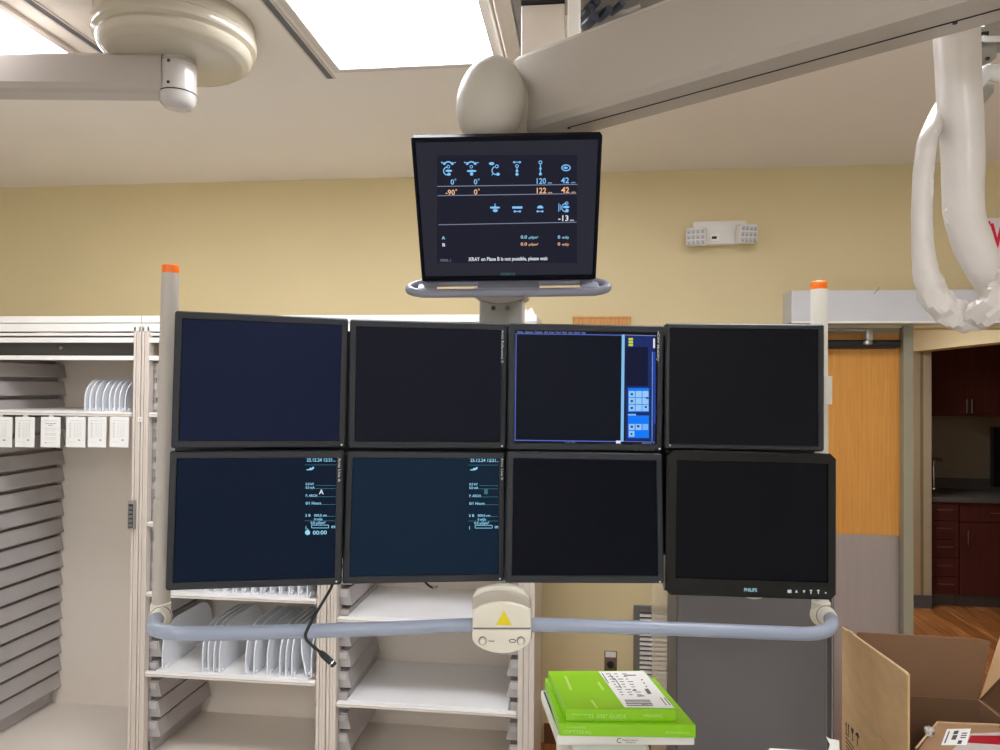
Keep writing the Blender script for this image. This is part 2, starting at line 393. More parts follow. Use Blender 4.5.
# ------------------------------------------------------------------ round ceiling canopy with lamp arm, upper left
cz = at(176.5, 62, Z=2.84)
t = thing('ceiling_mount', 'round cream ceiling canopy with horizontal arm at upper left', 'ceiling mount', (cz.x, cz.y, CZ))
b = B(); M = Matrix.Translation((cz.x, cz.y, 0))
lathe(b, [(0, CZ-.001), (.228, CZ-.001), (.230, 2.925), (.228, 2.922), (.234, 2.918), (.236, 2.90), (.232, 2.89), (.222, 2.884), (.219, 2.882), (.222, 2.872), (.216, 2.858), (.206, 2.850), (.202, 2.849), (.196, 2.843), (.18, 2.84), (0, 2.84)], 64, 0, M)
part('canopy', b, mat('canopy_gloss_cream', (186, 176, 157), .18, var=.01, coat=.3), t, 35)
for a in (200, 250, 300): b = B(); lathe(b, [(0, .006), (.006, .005), (.006, -.002)], 10, 0, Matrix.Translation((cz.x, cz.y, 2.945)) @ Matrix.Rotation(math.radians(a), 4, 'Z') @ Matrix.Translation((.2295, 0, 0)) @ Matrix.Rotation(PI/2, 4, 'Y')); part('screw_head', b, METAL, t)
pz = at(178.5, 61, Z=2.839); PD = (pz-EYE).dot(FW); zb_ = at(178.5, 110, Y=pz.y).z; za_ = at(178.5, 79, Y=pz.y).z; pr = 17.6*PD/FPX
b = B(); lathe(b, [(0, zb_), (pr*.4, zb_+.001), (pr*.75, zb_+.007), (pr*.94, zb_+.019), (pr, zb_+.036), (pr, 2.825), (pr*.93, 2.83), (pr*.93, 2.839), (0, 2.839)], 40, 0, Matrix.Translation((pz.x, pz.y, 0)))
part('post', b, mat('post_gloss_white', (190, 184, 179), .15, var=.01, coat=.4), t, 35)
b = B()
for z in (zb_+.045,): lathe(b, [(pr+.0004, z), (pr+.0008, z+.001), (pr+.0008, z+.003), (pr+.0004, z+.004)], 40, 0, Matrix.Translation((pz.x, pz.y, 0)))
part('seam', b, INKD, t)
for z in (zb_+.06, zb_+.125):
    b = B(); box(b, (pz.x-.003, pz.y-pr-.002, z), (pz.x+.005, pz.y-pr+.006, z+.008)); part('screw_head', b, INKD, t)
a0 = pz; a1 = at(-160, 76, Z=za_)
b = B(); d = (V(a1.x, a1.y, 0)-V(a0.x, a0.y, 0)); L = d.length; ang = math.atan2(d.y, d.x)
M = Matrix.Translation((a0.x, a0.y, za_)) @ Matrix.Rotation(ang, 4, 'Z')
k_ = 18.5*PD/FPX/.052; prof = [(-.048, .052), (.048, .052), (.054, .044), (.054, -.03), (.045, -.045), (.03, -.052), (-.03, -.052), (-.045, -.045), (-.054, -.03), (-.054, .044)]
prism(b, [(p*.95, q*k_) for p, q in prof], .03, L, M=M, axis='X'); part('arm', b, mat('lamp_arm_cream', (178, 168, 160), .3, var=.01), t, 25)

# ================================================================== MONITOR BOOM
BOT = 2.46
n1, n2 = at(556, 122, Z=BOT), at(950, 0, Z=BOT); f1, f2 = at(600, 129.5, Z=BOT), at(1000, 21, Z=BOT)
boom = thing('monitor_boom', 'large cream ceiling boom carrying the bank of monitors', 'monitor boom', (-.2, 1.95, 1.4))
ad = (V(f2.x, f2.y, 0)-V(f1.x, f1.y, 0)).normalized(); an = V(ad.y, -ad.x, 0)       # along the arm; towards the viewer
if an.y > 0: an = -an
wid = (n1-f1).dot(an)
org = f1 - ad*((f1-at(508, 120, Y=1.70)).dot(ad)); org.z = BOT
M = Matrix((( ad.x, an.x, 0, org.x), (ad.y, an.y, 0, org.y), (0, 0, 1, BOT), (0, 0, 0, 1)))
H = .205
w2 = wid
def rr(pts): return pts
sec = [(0, .0), (w2-.03, -.0), (w2-.012, .006), (w2-.002, .02), (w2, .04), (w2, H-.05), (w2-.006, H-.022), (w2-.022, H-.006), (w2-.045, H), (.03, H), (.01, H-.012), (0, H-.04)]
b = B(); prism(b, sec, -.02, 1.25, M=M, axis='X'); part('arm', b, BOOM2, boom, 28)
s1 = at(569, 127.5, Z=BOT-.0008); s2 = at(1000, 9, Z=BOT-.0008); s3 = s1+(s2-s1)*1.2
b = B(); tube(b, [s1, s2, s3], .0013, 6)
for p in (at(569, 127.5, Z=BOT), at(955, 22, Z=BOT)): lathe(b, [(0, .002), (.004, .001), (.004, -.003)], 8, 0, Matrix.Translation(p))
part('arm_seam', b, INKD, boom)
e = M @ V(1.2, .07, 0)
b = B(); cyl(b, (e.x, e.y, BOT+.1), (e.x, e.y, CZ-.02), .07, 28); lathe(b, [(0, CZ-.001), (.16, CZ-.001), (.16, CZ-.03), (.07, CZ-.04)], 32, 0, Matrix.Translation((e.x, e.y, 0))); part('ceiling_post', b, BOOM, boom, 40)
# rounded joint cap at the arm's end
jc = at(490.5, 103, D=1.71)
b = B(); bmesh.ops.create_uvsphere(b, u_segments=40, v_segments=24, radius=1)
Mj = Matrix.Translation(jc) @ Matrix.Rotation(math.radians(-8), 4, 'Z') @ Matrix.Rotation(math.radians(9), 4, 'Y') @ Matrix.Diagonal((.081, .07, .109, 1))
for v in b.verts: v.co = Mj @ v.co
part('joint_cap', b, BOOM, boom, 60)
b = B(); Mj = Matrix.Translation(jc+V(.022, .07, -.004)) @ Matrix.Rotation(math.radians(-8), 4, 'Z') @ Matrix.Rotation(math.radians(9), 4, 'Y') @ Matrix.Diagonal((.077, .075, .107, 1))
bmesh.ops.create_uvsphere(b, u_segments=40, v_segments=24, radius=1)
for v in b.verts: v.co = Mj @ v.co
part('joint_body', b, BOOM2, boom, 60)
# column
cx0, cx1 = at(479, 310, Y=2.0).x, at(523, 310, Y=2.0).x; cxm = (cx0+cx1)/2
b = B(); box(b, (cx0, 2.0, 1.32), (cx1, 2.07, 2.46), bev=.008); box(b, (jc.x-.03, 1.76, 2.40), (cx1-.01, 2.05, 2.50), bev=.02); part('column', b, mat('column_grey', (186, 182, 172), .4, var=.02), boom, 40)
b = B(); zc0, zc1 = at(501, 304, Y=1.985).z, at(501, 295, Y=1.985).z
lx0, lx1 = at(474.5, 298, Y=1.985).x, at(527, 298, Y=1.985).x
arc = [(lx0+(lx1-lx0)*k/16, zc0+(zc1-zc0)*.75*abs(k/8-1)**2) for k in range(17)]
prism(b, arc+[(lx1, zc1+.02), (lx0, zc1+.02)], 1.966, 2.072, bev=.002); part('column_collar', b, BOOM2, boom, 30)
for x in (493.5, 507.5):
    b = B(); p = at(x, 308, Y=2.0); Mx = Matrix.Translation(p) @ Matrix.Rotation(PI/2, 4, 'X')
    lathe(b, [(.0065, 0), (.0065, .0015), (.005, .0015), (.005, 0)], 18, 0, Mx); lathe(b, [(0, .001), (.0022, .001), (.0022, 0)], 10, 0, Mx); part('screw', b, INK, boom)
# cross beams behind the monitors
for z in (1.86, 1.53):
    b = B(); tube(b, catmull([(-.93, 1.72, z), (-.78, 1.83, z), (-.395, 1.975, z), (.003, 2.05, z), (.407, 2.09, z), (.62, 2.06, z)], 5), .016, 10); part('cross_beam', b, METAL, boom, 50)
for x, y, yw in ((-.78, 1.69, 19), (-.395, 1.82, 15), (.003, 1.88, 11), (.407, 1.925, 4.5)):
    b = B(); box(b, (-.215, .078, 1.40), (.215, .084, 1.99), M=Matrix.Translation((x, y, 0)) @ Matrix.Rotation(math.radians(yw), 4, 'Z')); part('gap_backing', b, BEZ4, boom)  # dark backing added so the gaps between monitors look dark
# left pole
def pole(pts, r, nm, cap_c):
    b = B(); tube(b, pts, r, 28); po = part(nm, b, cap_c, boom, 50)
    d = (Vector(pts[0])-Vector(pts[-1])).normalized(); p = Vector(pts[0]); q = d.to_track_quat('Z', 'Y').to_matrix().to_4x4()
    b = B(); lathe(b, [(0, .022), (r*.85, .0215), (r*.98, .019), (r*.98, 0), (0, 0)], 28, 0, Matrix.Translation(p) @ q)
    o = obj('end_cap', b, ORANGE, po, 40); o.matrix_parent_inverse = po.matrix_world.inverted(); o['label'] = 'orange cap on the pole top'
    return po, d, q
ptop, pbot = at(170.5, 273.5, Y=1.725), at(161, 612, Y=1.70)
po, d, q = pole([ptop, pbot], .0212, 'pole', mat('pole_grey', (186, 178, 168), .38, var=.01))
for ya, yb in ((365, 393), (500, 531)):
    pa = ptop+(pbot-ptop)*((ya-273.5)/338.5); pb = ptop+(pbot-ptop)*((yb-273.5)/338.5)
    b = B(); cyl(b, pa, pb, .0238, 28); obj('collar', b, mat('pole_grey', (186, 178, 168)), po, 40)
rtop, rbot = at(819, 289.5, Y=2.03), at(820.5, 606, Y=2.03)
po2, d, q = pole([rtop, rbot], .0212, 'pole', mat('pole_cream', (222, 218, 206), .38, var=.01))
b = B(); pa, pb = at(822.5, 376, Y=2.03), at(822.5, 404, Y=2.03); cyl(b, pa, pb, .0238, 28); obj('collar', b, mat('pole_cream', (222, 218, 206)), po2, 40)
# clamps and rail
LC = at(160.5, 617, Y=1.69); RC = at(821, 615, Y=2.01)
rp = [at(161, 617.5, Y=1.66), at(154.5, 621, Y=1.615), at(155, 628.5, Y=1.565), at(170, 632.5, Y=1.555), at(205, 633.4, Y=1.57), at(300, 631.2, Y=1.64), at(400, 628, Y=1.715), at(472, 624.8, Y=1.768), at(532, 624.6, Y=1.772), at(620, 627, Y=1.785), at(700, 629.8, Y=1.81), at(780, 633, Y=1.835), at(812, 633.5, Y=1.85), at(829, 629, Y=1.87), at(832, 621, Y=1.93), at(826, 615.5, Y=1.98)]
for cc, ra, rb in ((LC, rp[0], rp[1]), (RC, rp[-1], rp[-2])):
    b = B(); bmesh.ops.create_uvsphere(b, u_segments=28, v_segments=18, radius=.0275)
    for v in b.verts: v.co = cc + V(v.co.x, v.co.y, v.co.z*1.08)
    cyl(b, cc, cc+V(0, 0, .034), .0238, 26)
    e_ = ra+(rb-ra)*.55; tube(b, [cc, ra+(rb-ra)*.0, e_-(rb-ra)*.12, e_], [.026, .0255, .0225, .0195], 26)
    part('clamp', b, JOINT, boom, 50)
    b = B(); n_ = (e_-cc).normalized(); mid = ra+(rb-ra)*.1; q_ = n_.to_track_quat('Z', 'Y').to_matrix().to_4x4()
    lathe(b, [(.0258, -.0006), (.0262, -.0006), (.0262, .0006), (.0258, .0006)], 26, 0, Matrix.Translation(mid) @ q_); part('clamp_seam', b, INK, boom)
b = B(); tube(b, catmull(rp, 10), .0165, 22); part('handle_rail', b, RAIL, boom, 60)
# grip box in the middle of the rail
gy = 1.735
def gx(x, y=625): return at(x, y, Y=gy).x
def gz(y, x=501): return at(x, y, Y=gy).z
def G(pts): return [(at(x, y, Y=gy).x, at(x, y, Y=gy).z) for x, y in pts]
low = [(472, 629.5), (472, 640), (476, 645.5), (484, 650), (493, 653), (502, 654), (511, 653), (520, 650), (528, 645), (531, 640), (531, 629.5)]
upp = [(472, 628.3), (472.5, 611), (480, 606.5), (490, 603.5), (501, 602.5), (512, 603.3), (522, 606), (530, 610), (531, 628.3)]
grp = obj('grip_box', (lambda bb: (prism(bb, G(low), gy, gy+.06, bev=.004), prism(bb, G(upp), gy+.001, gy+.06, bev=.004), prism(bb, G([(473, 630), (530, 630), (530, 627.5), (473, 627.5)]), gy+.003, gy+.055, 1))  and bb)(B()), [GRIP, INK], boom, 40)
at_world(grp)
b = B(); band = [(471.5, 611), (472, 600), (482, 595), (492, 592.8), (503, 592.5), (514, 594), (524, 598), (529.5, 604), (530, 611)]
prism(b, G(band), gy+.012, gy+.05, bev=.004); obj('grip_band', b, GRIPD, grp, 40)
b = B(); hood = [(470.5, 606), (470.5, 599), (475, 593), (484, 590), (495, 588.6), (505, 588.6), (515, 590), (523, 593.6), (528, 600), (529, 606)]
prism(b, G(hood), gy+.022, gy+.048, bev=.005); obj('grip_hood', b, JOINT, grp, 40)
b = B(); tri = [(496, 625), (511.5, 625), (503.8, 610.5)]; prism(b, G(tri), gy-.0008, gy+.001); o = obj('warning_label', b, YELLOW, grp); o['label'] = 'yellow warning triangle'
for x in (483, 521.3):
    p = at(x, 641, Y=gy); b = B(); lathe(b, [(0, .007), (.006, .0065), (.008, .004), (.0085, 0)], 22, 0, Matrix.Translation(p) @ Matrix.Rotation(PI/2, 4, 'X')); lathe(b, [(.0085, .0012), (.0102, .0012), (.0102, 0)], 22, 1, Matrix.Translation(p+V(-.001, 0, .0008)) @ Matrix.Rotation(PI/2, 4, 'X'))
    obj('button', b, [JOINT, INK], grp, 40)
b = B(); p = at(488.5, 641, Y=gy-.0006); box(b, p-V(0, .0004, .0008), p+V(.014, .0004, .0008)); obj('button_symbol', b, INKD, grp); b = B()
p = at(512.5, 641, Y=gy-.0006); tube(b, [p+V(.0078*math.cos(a*PI/9), 0, .0038*math.sin(a*PI/9)) for a in range(19)], .0008, 6); obj('button_symbol', b, INKD, grp)

# ------------------------------------------------------------------ monitors
SCRN = {}
def screen_mat(name, col, rough=.22, k=1):
    return mat(name, (3, 3, 4), rough, spec=.07, emit=col, es=k*ES*.92)
class Mon:
    def __init__(s, label, pose, W, Hh, bez, scol, name='monitor', bm_=BEZ, dep=.05, rough=.25, group='monitors in the bank', rnd=.004, chin=None):
        x, y, z, yw, tl, rl = pose
        s.E = thing(name, label, 'monitor', (x, y, z), group)
        s.E.rotation_mode = 'QUATERNION'
        Rm = Matrix.Rotation(math.radians(yw), 4, 'Z') @ Matrix.Rotation(math.radians(tl), 4, 'X') @ Matrix.Rotation(math.radians(rl), 4, 'Y')
        s.E.rotation_quaternion = Rm.to_quaternion()
        s.M = Matrix.Translation((x, y, z)) @ Rm; s.Mi = s.M.inverted()
        l, r, tp, bt = bez; s.W, s.H = W, Hh
        O = (-W/2, W/2, -Hh/2, Hh/2); I = (-W/2+l, W/2-r, -Hh/2+bt, Hh/2-tp); s.I = I
        b = B(); c = rnd
        def loop(R, y, c):
            x0, x1, z0, z1 = R
            return [b.verts.new(p) for p in ((x0+c, y, z0), (x1-c, y, z0), (x1, y, z0+c), (x1, y, z1-c), (x1-c, y, z1), (x0+c, y, z1), (x0, y, z1-c), (x0, y, z0+c))]
        def sh(R, d): return (R[0]+d, R[1]-d, R[2]+d, R[3]-d)
        Ls = [loop(O, .034, c), loop(O, .003, c), loop(sh(O, .003), 0, c), loop(sh(I, -.0015), 0, .001), loop(I, .004, .001), loop(I, .012, .001)]
        for A, Bq in zip(Ls, Ls[1:]):
            for i in range(8): b.faces.new((A[i], A[(i+1) % 8], Bq[(i+1) % 8], Bq[i]))
        s.frame = obj('bezel', b, bm_, s.E, 30)
        b = B(); box(b, (I[0]-.002, .005, I[2]-.002), (I[1]+.002, .012, I[3]+.002)); s.screen = obj('screen', b, scol, s.E)
        b = B(); box(b, (-W/2+.004, .03, -Hh/2+.004), (W/2-.004, .04, Hh/2-.004)); box(b, (-W/2+.05, .04, -Hh/2+.05), (W/2-.05, .04+dep*.5, Hh/2-.05), bev=.008); obj('rear_housing', b, BEZ4, s.E, 40)
    def loc(s, px, py, y=.0042):
        o = s.Mi @ EYE; d = (s.Mi.to_3x3()) @ ray(px, py); t = (y-o.y)/d.y
        return o+d*t
class Draw:
    """display graphics and lettering on a monitor; positions read off the photograph, laid on the screen's own plane"""
    def __init__(s, mon, y=.0046): s.m, s.y, s.b, s.mats = mon, y, B(), []
    def mi(s, mt):
        if mt not in s.mats: s.mats.append(mt)
        return s.mats.index(mt)
    def text(s, x, y, st, h, mt, w=None, bold=0, down=False):
        p = s.m.loc(x, y, s.y); q = s.m.loc(x, y-h, s.y); sz = (q-p).length/.7
        if w: w = (s.m.loc(x+w, y, s.y)-p).length
        bold = max(bold, .016)
        ux, uy = (V(0, 0, -1), V(1, 0, 0)) if down else (V(1, 0, 0), V(0, 0, 1))
        put_text(s.b, st, p, ux, uy, sz, s.mi(mt), bold, w)
    def quad(s, pts, mt, dy=0):
        f = s.b.faces.new([s.b.verts.new(s.m.loc(x, y, s.y-dy)) for x, y in pts]); f.material_index = s.mi(mt)
    def rect(s, x0, y0, x1, y1, mt, dy=0): s.quad([(x0, y0), (x1, y0), (x1, y1), (x0, y1)], mt, dy)
    def line(s, x0, y0, x1, y1, w, mt):
        dx, dy = x1-x0, y1-y0; L = math.hypot(dx, dy); nx, ny = -dy/L*w/2, dx/L*w/2
        s.quad([(x0+nx, y0+ny), (x1+nx, y1+ny), (x1-nx, y1-ny), (x0-nx, y0-ny)], mt)
    def ring(s, x, y, r, w, mt, a0=0, a1=360, n=14, ry=None):
        ry = ry or r; k = s.mi(mt); P = []
        for i in range(n+1):
            a = math.radians(a0+(a1-a0)*i/n)
            P.append([s.b.verts.new(s.m.loc(x+(r+q)*math.cos(a), y+(ry+q)*math.sin(a), s.y)) for q in (-w/2, w/2)])
        for A, Bq in zip(P, P[1:]):
            f = s.b.faces.new((A[0], A[1], Bq[1], Bq[0])); f.material_index = k
    def disc(s, x, y, r, mt, ry=None, a0=0, a1=360):
        ry = ry or r
        f = s.b.faces.new([s.b.verts.new(s.m.loc(x+r*math.cos(math.radians(a0+(a1-a0)*i/12)), y+ry*math.sin(math.radians(a0+(a1-a0)*i/12)), s.y)) for i in range(13 if a1-a0 < 360 else 12)]); f.material_index = s.mi(mt)
    def done(s, name, parent): return obj(name, s.b, s.mats, parent, fix=False)

STD = (.0172, .0165, .0185, .0185)
TXT = mat('bezel_print', (205, 207, 210), .5, var=.02)
LED = glow('led_green', (225, 235, 190)); LEDW = glow('led_white', (215, 220, 225))
GB, GW, GO = glow('glow_blue', (130, 196, 250)), glow('glow_white', (226, 232, 242)), glow('glow_orange', (246, 186, 140))
GL = glow('glow_line', (130, 136, 160)); GC = glow('glow_cyan', (150, 215, 245)); GT = glow('glow_teal', (60, 110, 130))
BTN = mat('bezel_button', (36, 38, 43), .6, var=.02)
mons = {}
def bank(k, label, pose, scol, bez=STD, W=.4026, Hh=.325, **kw): mons[k] = Mon(label, pose, W, Hh, bez, scol, **kw); return mons[k]
bank('U1', 'dark monitor with navy glow, top left of the bank beside the pole', (-.78, 1.686, 1.857, 22.6, -.64, .72), screen_mat('screen_navy', (22, 29, 54)))
bank('U2', 'dark blank monitor in the top row, second from the orange-capped left pole', (-.395, 1.817, 1.851, 15.2, .88, .39), screen_mat('screen_slate', (22, 24, 34)))
bank('U3', 'monitor showing a blue toolbar and empty image window, top row', (.003, 1.88, 1.848, 10.4, .3, .24), screen_mat('screen_window', (19, 22, 33)))
bank('U4', 'blank black monitor, top right of the bank under the white header box', (.407, 1.926, 1.853, 3.6, -.68, .25), screen_mat('screen_black', (19, 20, 24)), (.0115, .0165, .0135, .0125), bm_=BEZ4)
bank('L1', 'monitor showing letter A and a 00:00 timer, bottom left of the bank', (-.781, 1.665, 1.527, 16.1, -3.08, .17), screen_mat('screen_blue', (12, 26, 45)))
bank('L2', 'dark teal monitor with small readouts, bottom row beside the timer monitor', (-.396, 1.796, 1.521, 14.7, -6.4, .66), screen_mat('screen_teal', (15, 35, 53)))
bank('L3', 'blank dark monitor in the bottom row, under the toolbar monitor', (.003, 1.85, 1.521, 11.5, -6.6, 1.0), screen_mat('screen_dim', (11, 13, 22)))
p4 = bank('L4', 'wider glossy black monitor with touch keys, bottom right of the bank', (.4185, 1.898, 1.506, 5.34, -2.25, .94), screen_mat('screen_off', (15, 16, 20), .12), (.0265, .022, .027, .0445), W=.427, Hh=.365, bm_=PIANO, rnd=.014)
top = Mon('tilted monitor showing acquisition readouts, alone above the bank on a grey tray', (-.184, 1.692, 2.26, 5.48, 29.94, -.99), .43, .345, (.009, .009, .011, .012), screen_mat('screen_top', (42, 42, 53), .2), bm_=mat('bezel_navy_black', (17, 18, 27), .6, spec=.08, var=.02), group=None, rnd=.003)
# bezel print, lights and buttons
for k, (x, y, st, w) in {'L1': (338.3, 458, 'Artis Live A', 24), 'L2': (501, 458, 'Artis Live B', 22), 'U2': (501.6, 330, 'Artis Reference B', 33), 'U3': (657.3, 331, 'vCAV Mobility', 30)}.items():
    d = Draw(mons[k], -.0006); p = mons[k].loc(x, y, -.0006); q = mons[k].loc(x, y+w, -.0006)
    put_text(d.b, st, p, V(0, 0, -1), V(1, 0, 0), .0088, d.mi(TXT), .012, (q-p).length); d.done('bezel_lettering', mons[k].frame)
for k, (x, y, mt, bx) in {'U1': (341.6, 444.8, LED, (316, 322, 328, 335)), 'U2': (502, 446, LEDW, (485.5, 491.5, 497.5)), 'U3': (659.6, 448.8, LEDW, (636, 642, 648, 653)), 'L1': (336.3, 581.6, LED, ()), 'L2': (500, 578.8, LEDW, (474, 480, 486, 492)), 'L3': (660, 581.8, LEDW, ()), 'U4': (670, 445.3, TXT, ())}.items():
    d = Draw(mons[k], -.0006); d.disc(x, y, .9, mt); d.done('power_led', mons[k].frame)
    if bx:
        d = Draw(mons[k], -.0006)
        for q in bx: d.rect(q-1.8, y-1.6, q+1.8, y+2.2, BTN)
        d.done('button_row', mons[k].frame)
d = Draw(p4, -.0006); d.text(744, 591.4, 'PHILIPS', 3.4, glow('logo_pale', (160, 205, 215)), 13); d.done('maker_lettering', p4.frame)
d = Draw(p4, -.0006); W8 = glow('key_white', (190, 195, 200), .9)
d.rect(787.5, 589.8, 791.5, 593, W8)
for x, u in ((796.5, 1), (804, -1)): d.quad([(x-1.5, 592.6 if u > 0 else 590.4), (x+1.5, 592.6 if u > 0 else 590.4), (x, 589.8 if u > 0 else 593.2)], W8)
for x in (811, 818.3): d.line(x, 590, x, 594, 1.1, W8); d.line(x-1.4, 590.4, x+1.4, 590.4, 1, W8)
d.disc(825.7, 592.8, .9, W8); d.done('touch_keys', p4.frame)
# U3 display
m3 = mons['U3']; d = Draw(m3)
BL, BM, BD = glow('ui_line_blue', (88, 104, 190)), glow('ui_bright_blue', (20, 120, 250)), glow('ui_deep_blue', (30, 44, 104))
PB = glow('ui_pale_blue', (120, 180, 240)); YG = glow('ui_yellow', (196, 210, 70)); LB = glow('ui_sky', (130, 190, 235)); LG = glow('ui_key', (150, 200, 240)); UIT = glow('ui_text', (120, 140, 200)); UID = glow('ui_ink', (40, 80, 150))
d.rect(625.5, 336, 655, 440.5, BD)
d.rect(626, 347, 648, 386, glow('ui_dark_patch', (20, 25, 52)), .0001)
d.line(516.2, 333.2, 515, 441, .9, BL); d.line(516, 333.6, 622, 335.2, .9, BL); d.line(515, 440.2, 622, 441.6, 1, BL); d.line(625, 335, 656, 335.8, .8, glow('ui_grey_line', (120, 132, 175)))
d.quad([(621.8, 334.5), (624.8, 334.5), (623.6, 441.6), (620.6, 441.6)], LB)
d.line(652.5, 352, 652, 441, .8, PB); d.line(624, 441.3, 655, 442, .8, BL)
d.rect(653.5, 352, 655.5, 424, glow('ui_mid_blue', (40, 66, 160)), .0002); d.rect(653.2, 338.5, 655, 348, GW, .0002)
for i in range(3): d.rect(628.6, 338+i*2.9, 633, 340.3+i*2.9, YG, .0002)
d.rect(628, 388, 649, 412, BM, .0002)
for i in range(3):
    for j in range(3):
        x, y = 628.8+i*6.8, 391+j*6.9; d.rect(x, y, x+6.1, y+6.2, LG, .0003)
d.line(636.5, 392, 640.5, 396, .9, UID); d.line(643.5, 392.6, 646.5, 393.6, .9, UID); d.disc(638.4, 401, 1, UID); d.line(637, 409.5, 640, 406, 1, UID)
for j in range(3): d.rect(630.6, 393+j*6.9, 633, 395.4+j*6.9, UID, .0004)
d.rect(646, 397, 648.5, 399, UID, .0004); d.rect(644.6, 406, 647, 408, UID, .0004)
d.rect(628, 415.5, 649, 438, BM, .0002); d.rect(628, 413.8, 636, 415.6, PB, .0003)
for i in range(3): d.rect(628.8+i*6.8, 424, 634.6+i*6.8, 430, LG if i < 2 else PB, .0003)
d.rect(628.8, 431, 634.4, 436.6, LG, .0003); d.rect(637, 425, 639.5, 427.5, UID, .0004); d.rect(630.5, 425.5, 633, 428, UID, .0004); d.rect(630.5, 433, 632.5, 435, UID, .0004)
for x, w, st in ((517, 6.5, 'View'), (525, 8, 'Options'), (534.5, 8, 'Patient'), (544.5, 3, 'Ed'), (549, 5, 'Scan'), (555.5, 5, 'Tool'), (562, 5, 'Filter'), (568.5, 4, 'Im'), (574, 6, 'Series'), (581.5, 4, 'Help')): d.text(x, 332.8+(x-517)*.012, st, 2, UIT, w)
d.text(565, 443, 'x 2 y 25', 1.7, UIT, 10); d.rect(616, 440.6, 620.6, 443.4, GW, .0003); d.text(642, 443.6, 'store 1', 1.7, UIT, 12)
d.done('display_text', m3.screen)
# L1 / L2 readouts
def readouts(mon, dx, dy, letter, timer):
    d = Draw(mon); T_ = d.text; d.text = lambda x, y, st, h, *a: T_(x, y, st, h*1.25 if h < 3 else h, *a)
    d.text(306+dx, 461.4+dy, '25.12.24 12:21...', 2.6, GC, 29)
    for y in (464.7, 485.2, 488.4, 496.5, 504.3, 516.2, 520.6): d.line((304 if y in (464.7, 520.6) else 315)+dx, y+dy, 336+dx, y+dy, .45, GT)
    d.disc(310.5+dx, 468.7+dy, 1.9, GC, 1.2); d.disc(312.6+dx, 467.6+dy, 1, GC); d.line(306+dx, 469.6+dy, 310+dx, 469.4+dy, 1, GC)
    d.text(305+dx, 485+dy, '0.0 kV', 2, GC, 8.5); d.text(305+dx, 488.6+dy, '0.0 mA', 2, GC, 9)
    d.text(305+dx, 496.7+dy, 'P. ARCH', 2, GC, 11.5); d.text(305+dx, 504.4+dy, '0/1 Hours', 2.2, GC, 15.5)
    d.text(304.5+dx, 516.4+dy, '2 B', 2, GC, 5.5); d.text(313.5+dx, 516.4+dy, '000.0 cm', 2, GC, 12.5); d.text(313.5+dx, 520.2+dy, '0 mGy', 2, GC, 8.5); d.text(310+dx, 524+dy, '0.0 µGym²', 2.2, GC, 15)
    d.text(304.8+dx, 529+dy, 'i', 2.8, GC); d.text(330.5+dx, 528+dy, '0%', 2, GC, 4.8)
    x0, x1, y0, y1 = 311+dx, 328+dx, 524.9+dy, 527.7+dy
    for a in ((x0, y0, x1, y0), (x0, y1, x1, y1), (x0, y0, x0, y1), (x1, y0, x1, y1)): d.line(*a, .5, GC)
    for k in range(1, 5): d.line(x0+k*3.4, y0, x0+k*3.4, y1, .3, GT)
    if letter == 'A': d.text(318.5+dx, 494+dy, 'A', 4.8, GW, 4.6, .012)
    else: d.rect(320+dx, 488.8+dy, 323.6+dx, 493.8+dy, GT)
    if timer: d.disc(307+dx, 532.3+dy, 2.6, GC); d.line(307+dx, 529.5+dy, 307+dx, 528.6+dy, 1.2, GC); d.text(312+dx, 534.4+dy, '00:00', 3.9, GC, 14.2, .01)
    d.done('display_text', mon.screen)
readouts(mons['L1'], .6, .2, 'A', True); readouts(mons['L2'], 164.2, .4, '', False)
# top monitor display
d = Draw(top); ys = .0046
d.rect(437, 155, 577, 263, glow('top_active_area', (30, 31, 45)), -.0001)
for y0, y1, xa, xb in ((186.4, 184.4, 437, 577.5), (195.7, 193.6, 437.5, 576.5), (224.8, 222.2, 438.5, 576.5)): d.line(xa, y0, xb, y1, .75, GL)
def icon_arrows(x, y, w=5): d.line(x-w, y, x+w, y, .8, GB); d.disc(x-w, y, 1.1, GB); d.disc(x+w, y, 1.1, GB)
for cx in (448.3, 471.3):                                              # rotating C-arms
    d.ring(cx, 166, 4.2, 1.3, GB, 200, 340); d.disc(cx-4, 163.6, 1.4, GB); d.disc(cx+4, 163.6, 1.4, GB)
    d.line(cx-7.3, 162.5, cx-5.6, 162.5, .8, GB); d.line(cx-6.4, 161.7, cx-6.4, 163.3, .8, GB); d.line(cx+5.6, 162.6, cx+7.4, 162.6, .8, GB)
d.ring(447.6, 171, 4, 1, GB, 70, 270); d.disc(448.8, 170.8, 3.4, GB, 1.2); d.ring(448.3, 166.6, 1.4, .7, GB); d.disc(449, 174.2, 1.8, GB, 1.5)
d.ring(471.3, 166.7, 1.3, .7, GB); d.disc(471.6, 171, 5, GB, 1.2); d.disc(471.6, 174, 1.7, GB, 1.7)
d.disc(491.6, 163.6, 2.8, GB, 1.5); d.ring(496.8, 166.4, 1.5, .8, GB); d.ring(496, 170.5, 4, 1, GB, 80, 250); d.disc(498, 174.2, 1.8, GB, 1.6); d.line(491.8, 175.2, 493.4, 173.4, .7, GB)
icon_arrows(517, 162.2, 2.9); d.ring(517, 166, 1.4, .8, GB); d.line(517, 167.6, 517, 172, 1, GB); d.disc(517, 171, 1.4, GB); d.disc(517, 174.3, 1.6, GB, 1.5)
d.ring(540.4, 162.4, 1.5, .8, GB); d.line(540.4, 164, 540.4, 173, .9, GB); d.ring(540.4, 168.6, 1, .6, GB); d.disc(540.4, 174, 1.5, GB)
d.ring(566, 167.8, 4.2, 1.1, GB, ry=2.9); d.disc(565.6, 167.8, 2.3, GB, 1.1)
